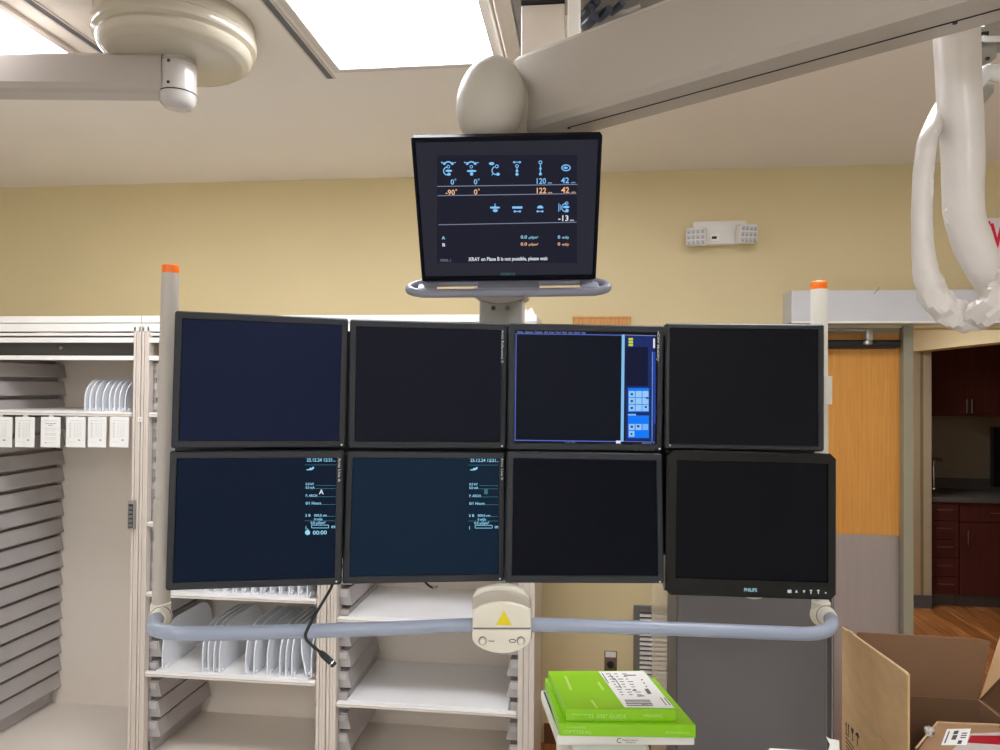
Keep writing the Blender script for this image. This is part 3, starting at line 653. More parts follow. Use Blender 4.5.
for x, y, st, h, w, mt in ((450.6, 184.6, '0', 5.2, 3.6, GB), (473.8, 184.4, '0', 5.2, 3.6, GB), (445.4, 195, '-90', 5.2, 9.6, GO), (473.9, 194.6, '0', 5.2, 3.6, GO), (535.4, 183.8, '120', 5.6, 10.6, GB), (535.4, 193.4, '122', 5.6, 10.8, GO), (561, 183.2, '42', 5.6, 8, GB), (561.2, 192.8, '42', 5.6, 8, GO), (558, 221, '-13', 5.6, 10.4, GW)):
    d.text(x, y, st, h, mt, w, .016)
for x, y, mt in ((455.4, 179.6, GB), (478.6, 179.4, GB), (456.2, 190, GO), (478.8, 189.6, GO)): d.ring(x, y, .7, .4, mt)
for x, y, mt in ((547.6, 183.6, GB), (547.8, 193.4, GO), (571, 183.2, GB), (571.2, 193, GO), (569.6, 221, GW)): d.text(x, y, 'cm', 1.8, mt, 4.2)
d.disc(495, 207.6, 5.2, GB, 1.2); d.line(495, 203.6, 495, 208, .9, GB); d.disc(495.3, 210.6, 2.6, GB, 1.5); d.line(491, 206.6, 491, 208.6, .8, GB)
d.rect(512.2, 206.4, 522.4, 208.6, GB); icon_arrows(517.3, 211.4, 2.6)
d.disc(540.2, 207.6, 2.8, GB, 2.2, 180, 360); d.rect(537.2, 207, 543.2, 208.4, GB); icon_arrows(540, 211.4, 2.4)
d.line(558.8, 203.4, 558.8, 211.6, .7, GB); d.line(560.3, 204.6, 560.3, 210.4, .6, GB); d.ring(566, 207.6, 4.2, .9, GB, 80, 280); d.disc(566.2, 207, 3.4, GB, 1.3); d.ring(566.6, 203.4, 1.5, .7, GB); d.disc(567, 210.6, 1.7, GB)
d.text(442, 239.4, 'A', 3.2, GC, 3.2, .02); d.text(442.2, 246.4, 'B', 3.2, GW, 3.2, .02)
for y, mt in ((238.6, GC), (245.6, GO)):
    d.text(520.6, y, '0.0', 3.2, mt, 6.4); d.text(528.6, y, 'µGym²', 2.4, mt, 9.6); d.text(557.6, y, '0', 3.2, mt, 2.6); d.text(562, y, 'mGy', 2.4, mt, 7)
d.text(440.4, 261.4, 'DDIS_1', 2.2, GL, 10.6); d.text(468.6, 261, 'XRAY on Plane B is not possible, please wait', 3.6, GW, 79, .018)
d.done('display_text', top.screen)
d = Draw(top); d.text(500.4, 275.6, 'SIEMENS', 2.9, glow('maker_teal', (62, 92, 96)), 15, .01); d.done('maker_lettering', top.screen)
# tray and handle of the top monitor
p = top.loc(405, 288, -.03); q = top.loc(611.5, 288, -.03); x0, x1 = p.x, q.x; zt = -.345/2
b = B()
def stad(x0, x1, y0, y1, n=8):
    r = (y1-y0)/2; ym = (y0+y1)/2
    return [(x1-r+r*math.cos(a), ym+r*math.sin(a)) for a in [(-.5+k/n)*PI for k in range(n+1)]] + [(x0+r+r*math.cos(a), ym+r*math.sin(a)) for a in [(.5+k/n)*PI for k in range(n+1)]]
tz0, tz1 = zt-.02, zt-.004
b = B(); tube(b, catmull([(x0+.045, .012, zt-.008), (x0+.016, -.004, zt-.010), (x0+.010, -.022, zt-.013), (x0+.035, -.034, zt-.016), (x0+.09, -.036, zt-.017), (x1-.09, -.036, zt-.017), (x1-.035, -.034, zt-.016), (x1-.010, -.022, zt-.013), (x1-.016, -.004, zt-.010), (x1-.045, .012, zt-.008)], 6), .0108, 14)
g1, g2, g3, g4 = (top.loc(x, 285, -.02).x for x in (436.5, 477.5, 539.5, 580.5))
for a, c in ((x0+.03, g1), (g2, g3), (g4, x1-.03)): box(b, (a, -.036, zt-.014), (c, .02, zt-.004), bev=.003)
box(b, (x0+.04, .0, zt-.016), (x1-.04, .022, zt-.003), bev=.004)
obj('tray_handle', b, TRAY, top.E, 40)
b = B(); box(b, (-.05, .04, -.12), (.05, .09, .02), bev=.006); obj('mount_block', b, BEZ4, top.E, 40)
# back brackets that tie the monitors to the beams
# gooseneck microphone
t = thing('microphone', 'thin black gooseneck microphone hanging below the timer monitor', 'microphone', at(331, 590, Y=1.70))
b = B(); tube(b, catmull([at(333.5, 578, Y=1.735), at(331, 588, Y=1.70), at(318, 610, Y=1.63), at(307.5, 629, Y=1.60), at(305.6, 636.5, Y=1.595), at(309.5, 643, Y=1.59), at(321, 653, Y=1.585)], 8), .0036, 12); part('gooseneck', b, BLACK, t, 60)
b = B(); tube(b, [at(319.5, 651.7, Y=1.585), at(321, 653, Y=1.585), at(324, 655.6, Y=1.583), at(333, 664, Y=1.58), at(334.8, 665.8, Y=1.58)], [.0042, .0065, .0075, .0075, .0062], 16); part('capsule', b, BLACK, t, 40)
b = B(); p = at(334.2, 665.2, Y=1.58); q = at(331.5, 662.6, Y=1.58); tube(b, [q, q+(p-q)*.25], .0079, 16); part('capsule_ring', b, CHROME, t, 60)
t = thing('cable', 'short black cable end poking out below the teal monitor', 'cable', at(430, 585, Y=1.85))
b = B(); tube(b, catmull([at(422, 578, Y=1.87), at(428, 585, Y=1.85), at(434, 588.5, Y=1.84)], 6), .003, 10); part('cord', b, BLACK, t, 60)
b = B(); tube(b, [at(433, 588, Y=1.84), at(438, 587, Y=1.84)], .004, 10); part('plug', b, METAL, t, 60)

# ================================================================== STORAGE CABINETS
YC, YI = 3.20, 3.74
def zy(y, x=65, Y=YC): return at(x, y, Y=Y).z
ZT = 2.168
def runner_panel(x, sgn, z0, z1, y0, y1, hooks=True):
    """louvred tray runners on a cabinet side; sgn +1 faces +X"""
    b = B(); p = .0945; n = int((z1-z0)/p); poly = [(x, z1)]
    z = z1
    for k in range(n):
        poly += [(x+sgn*.050, z), (x+sgn*.066, z-p*.72), (x+sgn*.066, z-p*.77), (x+sgn*.014, z-p*.77), (x+sgn*.014, z-p)]
        z -= p
    poly += [(x+sgn*.014, z0), (x, z0)]
    # as quads strip to stay convex per face
    pts = poly
    A = [b.verts.new((a, y0, c)) for a, c in pts]; Q = [b.verts.new((a, y1, c)) for a, c in pts]
    for i in range(len(pts)-1): b.faces.new((A[i], A[i+1], Q[i+1], Q[i]))
    z = z1
    for k in range(n):
        i = 1+5*k
        e0 = b.verts.new((x, y0, z)); e1 = b.verts.new((x, y0, z-p*.77)); e2 = b.verts.new((x, y0, z-p))
        b.faces.new((e0, A[i], A[i+1], A[i+2], A[i+3], e1)); b.faces.new((e1, A[i+3], A[i+4], e2)); z -= p
    # front hook blocks
    z = z1
    for k in range(n if hooks else 0):
        box(b, (min(x+sgn*.004, x+sgn*.046), y0-.006, z-p*.36), (max(x+sgn*.004, x+sgn*.046), y0+.012, z-p*.06), 1); z -= p
    return b
def cabinet(x0, x1, xi0, xi1, label, shelves, hooks=False):
    t = thing('storage_cabinet', label, 'cabinet', ((x0+x1)/2, (YC+WY)/2, 0), 'open storage cabinets along the back wall')
    e = .0015
    x0 += e; x1 -= e
    for a, c, s in ((x0, xi0, 0), (xi1, x1, 1)):
        b = B()
        w = c-a; n = 3
        for k in range(n): box(b, (a+w*k/n+.0006, YC+(.003 if k == 1 else 0), 0), (a+w*(k+1)/n-.0006, YC+.03, ZT-.05), bev=.002)
        box(b, (a, YC+.01, 0), (c, YC+.035, ZT-.05))
        if s == 0: box(b, (a, YC+.035, 0), (xi0-.012, YI, ZT-.05))
        else: box(b, (xi1+.012 if hooks else x1-.003, YC+.035, 0), (c, YI, ZT-.05))
        part('side_panel', b, CAB, t)
    b = B(); box(b, (xi0-.012, YI-.02, .05), (xi1+.012, YI, ZT-.05)); part('back_panel', b, CABIN, t)
    b = B(); box(b, (x0, YC-.004, zy(323)), (x1, WY-.005, ZT), bev=.003); box(b, (x0, YC, zy(331.5)), (x1, YC+.03, zy(323.5)), bev=.002); part('top_cap', b, CABW, t)
    b = B()
    box(b, (xi0, YC+.006, zy(335.6)), (xi1, YC+.02, zy(332.8)), bev=.001); box(b, (xi0, YC, zy(342.5)), (xi1, YC+.02, zy(337.6)), bev=.001); box(b, (xi0, YC, zy(360)), (xi1, YC+.03, zy(355.6)), bev=.001)
    part('door_rail', b, CABW, t)
    b = B(); box(b, (xi0-.01, YC+.10, zy(356)), (xi1+.01, YC+.115, zy(332))); box(b, (xi0-.01, YC+.02, zy(358)), (xi1+.01, YC+.5, zy(356)), 1); box(b, (xi0-.01, YC+.025, zy(337)), (xi1+.01, YC+.1, zy(335))); part('door_housing', b, [mat('housing_dark', (96, 94, 92), .4, var=.03), CABIN], t)
    for a, s in ((xi0-.012, 1), (xi1+.012 if hooks else x1-.003, -1)):
        part('runner_panel', runner_panel(a, s, .09, zy(362), YC+.05, YI-.022, s > 0 or hooks), [RUN, mat('runner_hook', (196, 193, 190), .4, var=.02)], t)
    b = B(); box(b, (xi0-.012, YC+.004, .05), (xi1+.005, YI-.02, .085)); box(b, (xi0-.005, YC+.05, 0), (xi1+.005, YC+.07, .05), 1); part('bottom_panel', b, [CABIN, DARK], t)
    for z in shelves:
        b = B(); box(b, (xi0+.045, YC+.02, z-.008), (xi1-.045, YI-.03, z)); box(b, (xi0+.004, YC-.002, z-.022), (xi1-.004, YC+.022, z-.002), bev=.002); box(b, (xi0+.004, YC-.004, z-.014), (xi1-.004, YC-.001, z-.010), 1)
        part('shelf', b, [SHELF, mat('shelf_edge_tan', (206, 190, 165), .5, var=.05)], t)
    return t
ZS1 = zy(411); 
ZS2u, ZS2 = at(240, 598.5, Y=YC).z+.012, at(230, 679, Y=YC).z+.012
ZS3u, ZS3 = at(400, 622, Y=YC).z+.010, at(430, 709, Y=YC).z+.008
c1 = cabinet(-2.955, -2.082, -2.915, -2.122, 'tall open cabinet at far left with six label cards hanging inside', [ZS1])
c2 = cabinet(-2.082, -1.161, -2.042, -1.208, 'tall open cabinet behind the left pole with divided shelves', [ZS2u, ZS2, zy(411), 1.2])
c3 = cabinet(-1.161, -.212, -1.114, -.287, 'tall open cabinet with empty white shelves next to the bare yellow wall', [ZS3u, ZS3, 1.35, zy(411)], True)
# keypad lock and small tag on the left cabinet's frame
kp0, kp1 = at(129.8, 500, Y=YC), at(136, 529, Y=YC)
b = B(); box(b, (kp0.x, YC-.016, kp1.z), (kp1.x, YC, kp0.z), bev=.003); k = part('keypad_lock', b, METAL, c1, 40)
b = B(); w = kp1.x-kp0.x; h = kp0.z-kp1.z
box(b, (kp0.x+w*.16, YC-.0172, kp1.z+h*.06), (kp1.x-w*.16, YC-.015, kp0.z-h*.12))
for i in range(2):
    for j in range(5): box(b, (kp0.x+w*(.24+i*.28), YC-.019, kp1.z+h*(.1+j*.15)), (kp0.x+w*(.46+i*.28), YC-.017, kp1.z+h*(.2+j*.15)), 1)
obj('key_pad', b, [DARK, INK], k)
b = B(); p0, p1 = at(138, 422, Y=YC), at(142, 417, Y=YC); box(b, (p0.x, YC-.002, p0.z), (p1.x, YC-.0002, p1.z)); box(b, ((p0.x+p1.x)/2-.003, YC-.0025, (p0.z+p1.z)/2-.004), ((p0.x+p1.x)/2+.003, YC-.002, (p0.z+p1.z)/2+.004), 1); part('small_tag', b, [PAPER, INK], c1)
b = B(); p = at(56, 347.8, Y=YC+.06); lathe(b, [(0, .01), (.008, .008), (.009, 0)], 18, 0, Matrix.Translation((p.x, YC+.099, p.z)) @ Matrix.Rotation(PI/2, 4, 'X')); part('lock_cylinder', b, METAL, c1, 40)

ORD = ['first', 'second', 'third', 'fourth', 'fifth', 'sixth', 'seventh', 'eighth', 'ninth', 'tenth', 'eleventh', 'twelfth', 'thirteenth', 'fourteenth']
def divider_mesh(dep, h, r=.07):
    b = B(); pts = [(0, 0)] + [(r*(1-math.cos(a*PI/16)), h-r+r*math.sin(a*PI/16)) for a in range(9)] + [(dep-r+r*math.sin(a*PI/16), h-r+r*math.cos(a*PI/16)) for a in range(9)] + [(dep, 0)]
    prism(b, pts, -.003, .003, axis='X', bev=.0012)
    me = bpy.data.meshes.new('shelf_divider'); bmesh.ops.recalc_face_normals(b, faces=b.faces[:]); b.to_mesh(me); b.free(); me.materials.append(PLASTW)
    return me
def divider(me, x, y, z, label, group, lean=0, rz=0):
    o = bpy.data.objects.new('shelf_divider', me); C.objects.link(o); o.location = (x, y, z+.0006+abs(lean)*.0003); o.rotation_euler = (0, math.radians(lean), math.radians(rz))
    tag(o, label, 'shelf divider', group)
    for yy in (.02, .30): b = B(); box(b, (-.010, yy, 0), (.010, yy+.025, .013), bev=.002); obj('clip', b, PLASTW, o)
    return o
dm = divider_mesh(.42, .155, .1); G1 = 'white dividers on the upper shelf of the far left cabinet'
xs = [(86, 0), (91, 0), (97, 0), (104, 0), (110.5, 0), (115.5, 0), (120.5, 0), (126, 3)]
for i, (x, ln) in enumerate(xs):
    p = at(x, 411, Y=YC+.06); divider(dm, p.x, YC+.05, ZS1, f'white plastic shelf divider above the label cards, {ORD[i]} from the left', G1, ln*.6)
dm2 = divider_mesh(.46, .215, .13); G2 = 'white dividers on the shelf behind the rail'
xs = [(154.5, 0), (203, -1), (208.5, -1), (214, 0), (219.5, 0), (246, 0), (254, 1), (267.5, 0), (280, 0), (286, 0), (292, 0), (307, -13), (311.5, 0)]
for i, (x, ln) in enumerate(xs):
    p = at(x, 676, Y=YC+.035); divider(dm2, max(p.x, -1.972), YC+.03, ZS2, f'white shelf divider seen under the rail, {ORD[i]} from the left pole', G2, ln)
dm3 = divider_mesh(.44, .2); G3 = 'white dividers on the shelf below the timer monitor'
for i in range(12):
    x = 205+i*9.3; p = at(x, 597, Y=YC+.04); divider(dm3, p.x, YC+.04, ZS2u, f'white shelf divider just under the timer monitor, {ORD[i]} from the left', G3)
# hanging label cards
cards = [(-12.5, 12.3), (15.5, 34.6), (41, 60.4), (66.4, 85.4), (88.2, 106.4), (110, 128.8)]
LN = ['cut by the left picture edge', 'second from the left picture edge', 'with centred bold heading, third from the left', 'fourth from the left edge', 'fifth from the left edge', 'last one beside the cabinet frame']
for i, (xa, xb) in enumerate(cards):
    yc = YC-.012; x0, x1 = at(xa, 430, Y=yc).x, at(xb, 430, Y=yc).x; z1, z0 = at((xa+xb)/2, 417, Y=yc).z, at((xa+xb)/2, 447.2, Y=yc).z
    t = thing('label_card', f'white printed label card hanging under the shelf, {LN[i]}', 'label card', ((x0+x1)/2, yc, z0), 'label cards hanging in the far left cabinet')
    b = B(); box(b, (x0, yc-.002, z0), (x1, yc+.002, z1), bev=.0008); part('card', b, PAPER, t)
    b = B(); w, h = x1-x0, z1-z0; yy = yc-.0026
    def bar(u0, v0, u1, v1, mi=0): box(b, (x0+w*u0, yy, z1-h*v1), (x0+w*u1, yy+.0008, z1-h*v0), mi)
    bar(.15, .115, .85, .13)
    if i == 2:
        bar(.25, .2, .78, .225, 1); bar(.38, .26, .62, .285, 1)
        for v in (.36, .39, .45, .53, .56, .6, .68, .72): bar(.18+.05*(v*37 % 1), v, .82-.05*(v*53 % 1), v+.014)
        bar(.22, .84, .32, .87, 1); bar(.34, .85, .8, .862)
    else:
        for k in range(8): bar(.17, .2+k*.065, .27, .218+k*.065, 1); bar(.35, .2+k*.065, .8, .21+k*.065)
        for u in (.45, .6, .74): bar(u, .19, u+.008, .66)
        bar(.64, .735, .75, .79, 1); bar(.15, .82, .5, .832)
    part('printed_lines', b, [mat('ink_pale', (214, 212, 208), .7, var=.02), mat('ink_mid', (176, 174, 171), .7, var=.02)], t)
    b = B(); box(b, ((x0+x1)/2-.012, yc+.001, z1-.01), ((x0+x1)/2+.012, yc+.006, ZS1-.021)); part('hanger', b, CLEAR, t)

# ================================================================== ON THE BACK WALL
# emergency light
t = thing('emergency_light', 'white emergency light with two lamp heads high on the yellow wall', 'emergency light', at(722, 233, Y=WY))
ey = WY-.065
def q(x, y, Y=ey): p = at(x, y, Y=Y); return (p.x, p.z)
b = B(); prism(b, [q(693, 221.3), q(747, 220), q(746.5, 228), q(741, 243.3), q(705, 244.3), q(697, 240), q(693.3, 230)], ey, WY-.0005, bev=.006); part('housing', b, WHITE, t, 30)
b = B(); prism(b, [q(711, 234.5), q(719.5, 234.3), q(719.3, 240.6), q(711, 241)], ey-.0015, ey+.001); prism(b, [q(712, 236.5), q(717, 236.3), q(716.5, 239), q(711.5, 239)], ey-.0025, ey-.001, 1); part('test_label', b, [PAPER, INKD], t)
LENS = mat('lamp_lens', (200, 200, 205), .12, var=.12, vscale=60)
for (xa, ya, xb, yb, rz) in ((686.3, 228, 705.5, 245.5, -14), (739.3, 224.5, 757.5, 243.2, 14)):
    p = at((xa+xb)/2, (ya+yb)/2, Y=ey-.05); w, h = (xb-xa)/FPX*3.75, (yb-ya)/FPX*3.75
    M = Matrix.Translation(p) @ Matrix.Rotation(math.radians(rz), 4, 'Z') @ Matrix.Rotation(math.radians(10), 4, 'X')
    b = B(); box(b, (-w/2, -.006, -h/2), (w/2, .055, h/2), bev=.012, M=M); hd = part('lamp_head', b, WHITE, t, 40)
    b = B()
    for i in range(4):
        for j in range(3):
            cx_, cz_ = -w/2+w*(i+.7)/4.5, -h/2+h*(j+.65)/3.4
            box(b, (cx_-w*.095, -.009, cz_-h*.12), (cx_+w*.095, -.004, cz_+h*.12), 0, .002, M=M); box(b, (cx_-w*.03, -.0095, cz_-h*.1), (cx_+w*.06, -.0088, cz_+h*.02), 1, M=M)
    obj('lamp_lens', b, [LENS, METAL], hd)
# outlet
p0, p1 = at(604.3, 671, Y=WY), at(617, 651, Y=WY)
t = thing('wall_outlet', 'metal wall outlet with black round socket above the green cartons', 'outlet', ((p0.x+p1.x)/2, WY-.004, p0.z))
w, h = p1.x-p0.x, p1.z-p0.z
b = B(); box(b, (p0.x, WY-.006, p0.z-.02), (p1.x, WY-.0005, p1.z), bev=.002); part('plate', b, OUTP, t)
b = B(); box(b, (p0.x+w*.08, WY-.008, p1.z-h*.3), (p1.x-w*.08, WY-.005, p1.z-h*.02), bev=.001); part('white_label', b, WHITE, t)
b = B(); lathe(b, [(0, .016), (.012, .016), (.016, .012), (.018, .004), (.019, 0)], 22, 0, Matrix.Translation(((p0.x+p1.x)/2, WY-.005, p0.z+h*.34)) @ Matrix.Rotation(PI/2, 4, 'X')); part('socket', b, BLACK, t, 40)
# louvred vent
p0, p1 = at(633.5, 690, Y=WY-.02), at(672, 607.5, Y=WY-.02)
t = thing('wall_vent', 'louvred vent grille with dark frame low on the yellow wall', 'vent', ((p0.x+p1.x)/2, WY-.01, p0.z-.1))
x0, x1, z0, z1 = p0.x, p1.x+.12, p0.z-.12, p1.z
VG = mat('vent_grey', (118, 116, 112), .45, metal=.2, var=.03)
b = B()
for lo, hi in (((x0, z0), (x0+.03, z1)), ((x1-.03, z0), (x1, z1)), ((x0+.03, z1-.032), (x1-.03, z1)), ((x0+.03, z0), (x1-.03, z0+.03))): box(b, (lo[0], WY-.02, lo[1]), (hi[0], WY-.0005, hi[1]), bev=.002)
part('frame', b, VG, t)
b = B(); box(b, (x0+.03, WY-.004, z0+.03), (x1-.03, WY-.0008, z1-.032)); part('dark_back', b, DARK, t)
b = B(); z = z1-.045; n = 0
while z > z0+.04:
    prism(b, [(WY-.019, z-.010), (WY-.005, z+.002), (WY-.005, z+.004), (WY-.019, z-.003)], x0+.03, x1-.03, axis='X'); z -= .0240
part('louvres', b, mat('louvre_white', (226, 222, 216), .4, var=.02), t)
# clear sheet that hangs beside the steel cabinet
gx0 = at(651.7, 640, Y=2.93).x
b = B(); box(b, (gx0, 2.93, .001), (gx0+.2, 2.934, at(660, 575, Y=2.93).z+.2)); tag(obj('clear_plastic_sheet', b, FROST), 'frosted plastic sheet half covering the louvred vent beside the grey cabinet', 'plastic sheet')
# wooden board
p0, p1 = at(573, 327, Y=WY-.02), at(630.5, 317, Y=WY-.02)
t = thing('wooden_board', 'small light wooden board on the wall, peeking above the toolbar monitor', 'wooden board', ((p0.x+p1.x)/2, WY-.01, p0.z-.3))
b = B(); box(b, (p0.x, WY-.022, p0.z-.35), (p1.x, WY-.0005, p1.z), bev=.004); part('panel', b, BOARDW, t)
b = B(); box(b, (p0.x-.003, WY-.026, p1.z-.008), (p1.x+.003, WY-.001, p1.z+.004), bev=.002); part('top_edge', b, BOARDW, t)
# folded paper on the third cabinet
b = B(); p = at(531, 318, Y=3.3); x = p.x; z = ZT+.001
prism(b, [(x-.05, z), (x-.02, z+.028), (x-.012, z+.02), (x+.006, z+.036), (x+.022, z)], 3.25, 3.33); tag(obj('folded_paper', b, PAPER), 'crumpled white paper lying on the empty-shelved cabinet beside the boom column', 'paper')
# sign
sy = WY-.012; sp = at(986.5, 217.8, Y=sy); zb = at(990, 258, Y=sy).z
t = thing('wall_sign', 'white wall sign with red letters at the right picture edge', 'sign', (sp.x+.2, sy, zb))
sx0 = at(968, 230, Y=sy).x; zt_ = sp.z
b = B(); box(b, (sx0, sy, zb-.03), (sx0+.42, WY-.0005, zt_), bev=.003); part('panel', b, mat('sign_white', (245, 238, 240), .4, var=.01), t)
b = B(); put_text(b, 'W', V(at(991, 240, Y=sy).x, sy-.001, at(995, 248, Y=sy).z), V(1, 0, 0), V(0, 0, 1), .17, 0, .03, .105)
prism(b, [(at(986, 224, Y=sy).x, at(986, 221.5, Y=sy).z), (at(990, 224, Y=sy).x, at(990, 221, Y=sy).z), (at(991, 224, Y=sy).x, at(990, 232, Y=sy).z), (at(988, 224, Y=sy).x, at(990, 229, Y=sy).z)], sy-.0012, sy-.0004); part('red_lettering', b, REDS, t)

# ================================================================== GREY STEEL CABINET
GY = 2.62; gxa, gxb = at(676.3, 650, Y=GY).x, at(836, 650, Y=GY).x
t = thing('equipment_cabinet', 'plain grey steel equipment cabinet standing behind the glossy monitor', 'cabinet', ((gxa+gxb)/2, GY+.2, 0))
b = B(); box(b, (gxa, GY+.012, .06), (gxb, GY+.29, 1.2), bev=.006); box(b, (gxa+.02, GY+.03, 0), (gxb-.02, GY+.27, .06)); part('body', b, GREYCAB2, t)
b = B(); box(b, (at(678.2, 650, Y=GY).x, GY, .08), (at(826, 650, Y=GY).x, GY+.011, 1.18), bev=.002); dr = part('door', b, GREYCAB, t)
b = B(); x = gxb-.012; box(b, (x, GY+.004, .08), (x+.004, GY+.0125, 1.18)); x = at(826.5, 650, Y=GY).x; box(b, (x, GY+.002, .08), (x+.0025, GY+.0125, 1.18)); part('edge_strip', b, mat('edge_strip_grey', (150, 144, 140), .45, var=.02), t)
# cream round housing that shows under the glossy monitor
b = B(); pc = at(753, 577.5, Y=2.03); lathe(b, [(0, .03), (.05, .026), (.055, .012), (.055, -.01), (0, -.012)], 30, 0, Matrix.Translation(pc) @ Matrix.Rotation(PI/2, 4, 'X')); part('monitor_mount', b, JOINT, boom, 40)

# ================================================================== DESK ITEMS, GREEN CARTONS
def quad(z, *pp): return [at(x, y, Z=z) for x, y in pp]
zc = .937
QW = quad(zc, (557, 735), (694.5, 735), (660, 689), (541, 690.5)); QL = quad(.971, (559.5, 723), (695.8, 725), (655, 678), (545, 678)); QU = quad(1.003, (566, 709), (676.5, 709.5), (644.5, 670.5), (548, 671))
def face_text(bm, q0, q1, zlo, zhi, items):
    ux = (q1-q0).normalized(); n = V(ux.y, -ux.x, 0)
    for u, v, st, h, w, mi in items: put_text(bm, st, q0+(q1-q0)*u+V(0, 0, zlo-q0.z+(zhi-zlo)*v)+n*.0012, ux, V(0, 0, 1), h, mi, 0, w)
t = thing('flat_carton', 'flat white carton lying under the two lime green cartons', 'carton', (QW[0]+QW[2])/2-V(0, 0, .026))
b = B(); hexa(b, QW, .0265, bev=.0015); part('body', b, WHITE, t)
b = B(); hexa(b, [p+V(0, 0, .0006) for p in quad(zc, (558.8, 733), (560.4, 733), (544.9, 692), (543.4, 692))], .0005); part('dark_flap_edge', b, NAVY, t)
b = B(); face_text(b, QW[0], QW[1], zc-.026, zc, [(.43, .22, 'C', .019, None, 0), (.475, .42, 'Mindray North', .007, .04, 0), (.5, .2, 'America', .007, .025, 0)])
part('printed_mark', b, INKD, t)
t = thing('flat_carton', 'lower lime green carton, wider, resting on the white carton', 'carton', (QL[0]+QL[2])/2-V(0, 0, .033), 'lime green cartons')
b = B(); hexa(b, QL, .0335, bev=.0012); part('body', b, GREEN, t)
b = B(); face_text(b, QL[0], QL[1], .938, .971, [(.05, .62, 'CORDLESS', .006, .05, 0), (.03, .2, 'OPTISEAL', .013, .075, 0), (.78, .3, 'IMAGING', .01, .06, 0)]); part('pale_lettering', b, GREENT, t)
t = thing('flat_carton', 'upper lime green carton with a big printed label on top', 'carton', (QU[0]+QU[2])/2-V(0, 0, .032), 'lime green cartons')
b = B(); hexa(b, QU, .0315, bev=.0012); part('body', b, GREEN, t)
b = B(); face_text(b, QU[0], QU[1], .972, 1.003, [(.05, .5, 'Inserter', .008, .045, 0), (.2, .25, '71 .035" GUIDE', .015, .1, 0), (.7, .35, 'IMAGING', .012, .05, 0)])
for a, c in (((590, 700), (596, 708)), ((602, 690), (597, 682)), ((570, 690), (564, 676))):
    P = [at(x, y, Z=1.0036) for x, y in (a, (a[0]+2.5, a[1]), (c[0]+2.5, c[1]), c)]; b.faces.new([b.verts.new(p) for p in P])
part('pale_lettering', b, GREENT, t)
b = B(); hexa(b, quad(1.0042, (624.5, 707), (674.5, 708), (643.5, 671), (598.5, 671.5)), .0009); lab = part('printed_label', b, PAPER, t)
b = B()
def lq(*pp): hexa(b, quad(1.0049, *pp), .0005)
for k in range(4): y = 700.5+k*1.7; lq((625+k*.6, y), (650+k*1.1, y), (649.6+k*1.1, y-.8), (624.6+k*.6, y-.8))
lq((638, 696.4), (645, 696), (643, 695.3), (637, 695.6)); lq((642, 704.4), (653, 704), (651, 703), (641, 703.6))
lq((648, 694), (651.6, 693.4), (648, 688.4), (644.4, 689))
for k in range(3): lq((646-k*2.2, 687-k*3.4), (647.4-k*2.2, 686.8-k*3.4), (646.6-k*2.2, 685.8-k*3.4), (645.2-k*2.2, 686-k*3.4))
for k in range(2): lq((666+k*3.6, 705), (667+k*3.6, 705), (661+k*3.6, 697.5), (660+k*3.6, 697.5))
lq((608, 683), (609, 683), (602.5, 673), (601.5, 673)); lq((614, 680), (615, 680), (609.5, 673), (608.5, 673)); lq((621, 688), (622, 688), (615, 678), (614, 678)); lq((633, 691), (637, 690.4), (636, 689.4), (632.4, 690))
for k in range(9):
    y = 674+k*2.6; x = 606+k*1.9
    for j in range(3): lq((x+j*8, y), (x+j*8+2.5+(k*7+j*5) % 4, y), (x+j*8+2.3+(k*7+j*5) % 4, y-.5), (x+j*8-.2, y-.5))
for k in range(3): lq((624+k*3, 675.6), (630+k*3, 675.4), (629.6+k*3, 674.6), (623.6+k*3, 674.8))
obj('label_print', b, mat('label_ink', (112, 112, 110), .7, var=.02), lab)
# printer below
pz = zc-.0275
pq = quad(pz, (571, 752), (651, 752), (640, 712), (556, 712))
t = thing('printer', 'white printer top showing below the flat white carton', 'printer', (pq[0]+pq[2])/2-V(0, 0, .2))
b = B(); hexa(b, pq, .2, bev=.008); part('body', b, WHITE, t, 40)
b = B(); c0 = (pq[0]+pq[2])/2; d = (pq[1]-pq[0]).normalized(); n = V(d.y, -d.x, 0)
p = pq[0]+(pq[1]-pq[0])*.5+n*.0015; box(b, (-.08, -.002, -.11), (.08, .003, -.095), M=Matrix.Translation(p) @ Matrix.Rotation(math.atan2(d.y, d.x), 4, 'Z')); part('paper_slot', b, DARK, t)
zt0 = pz-.2
t = thing('cart', 'small white cart carrying the printer below the picture edge', 'cart', (c0.x, c0.y, 0))
b = B(); box(b, (c0.x-.2, c0.y-.18, zt0-.026), (c0.x+.2, c0.y+.18, zt0-.001), bev=.004); part('cart_top', b, WHITE, t)
for sx in (-1, 1):
    for sy_ in (-1, 1): b = B(); cyl(b, (c0.x+sx*.17, c0.y+sy_*.15, 0), (c0.x+sx*.17, c0.y+sy_*.15, zt0-.026), .014, 14); part('leg', b, METAL, t, 50)
b = B(); box(b, (c0.x-.17, c0.y-.15, .2), (c0.x+.17, c0.y+.15, .215)); part('cart_shelf', b, WHITE, t)

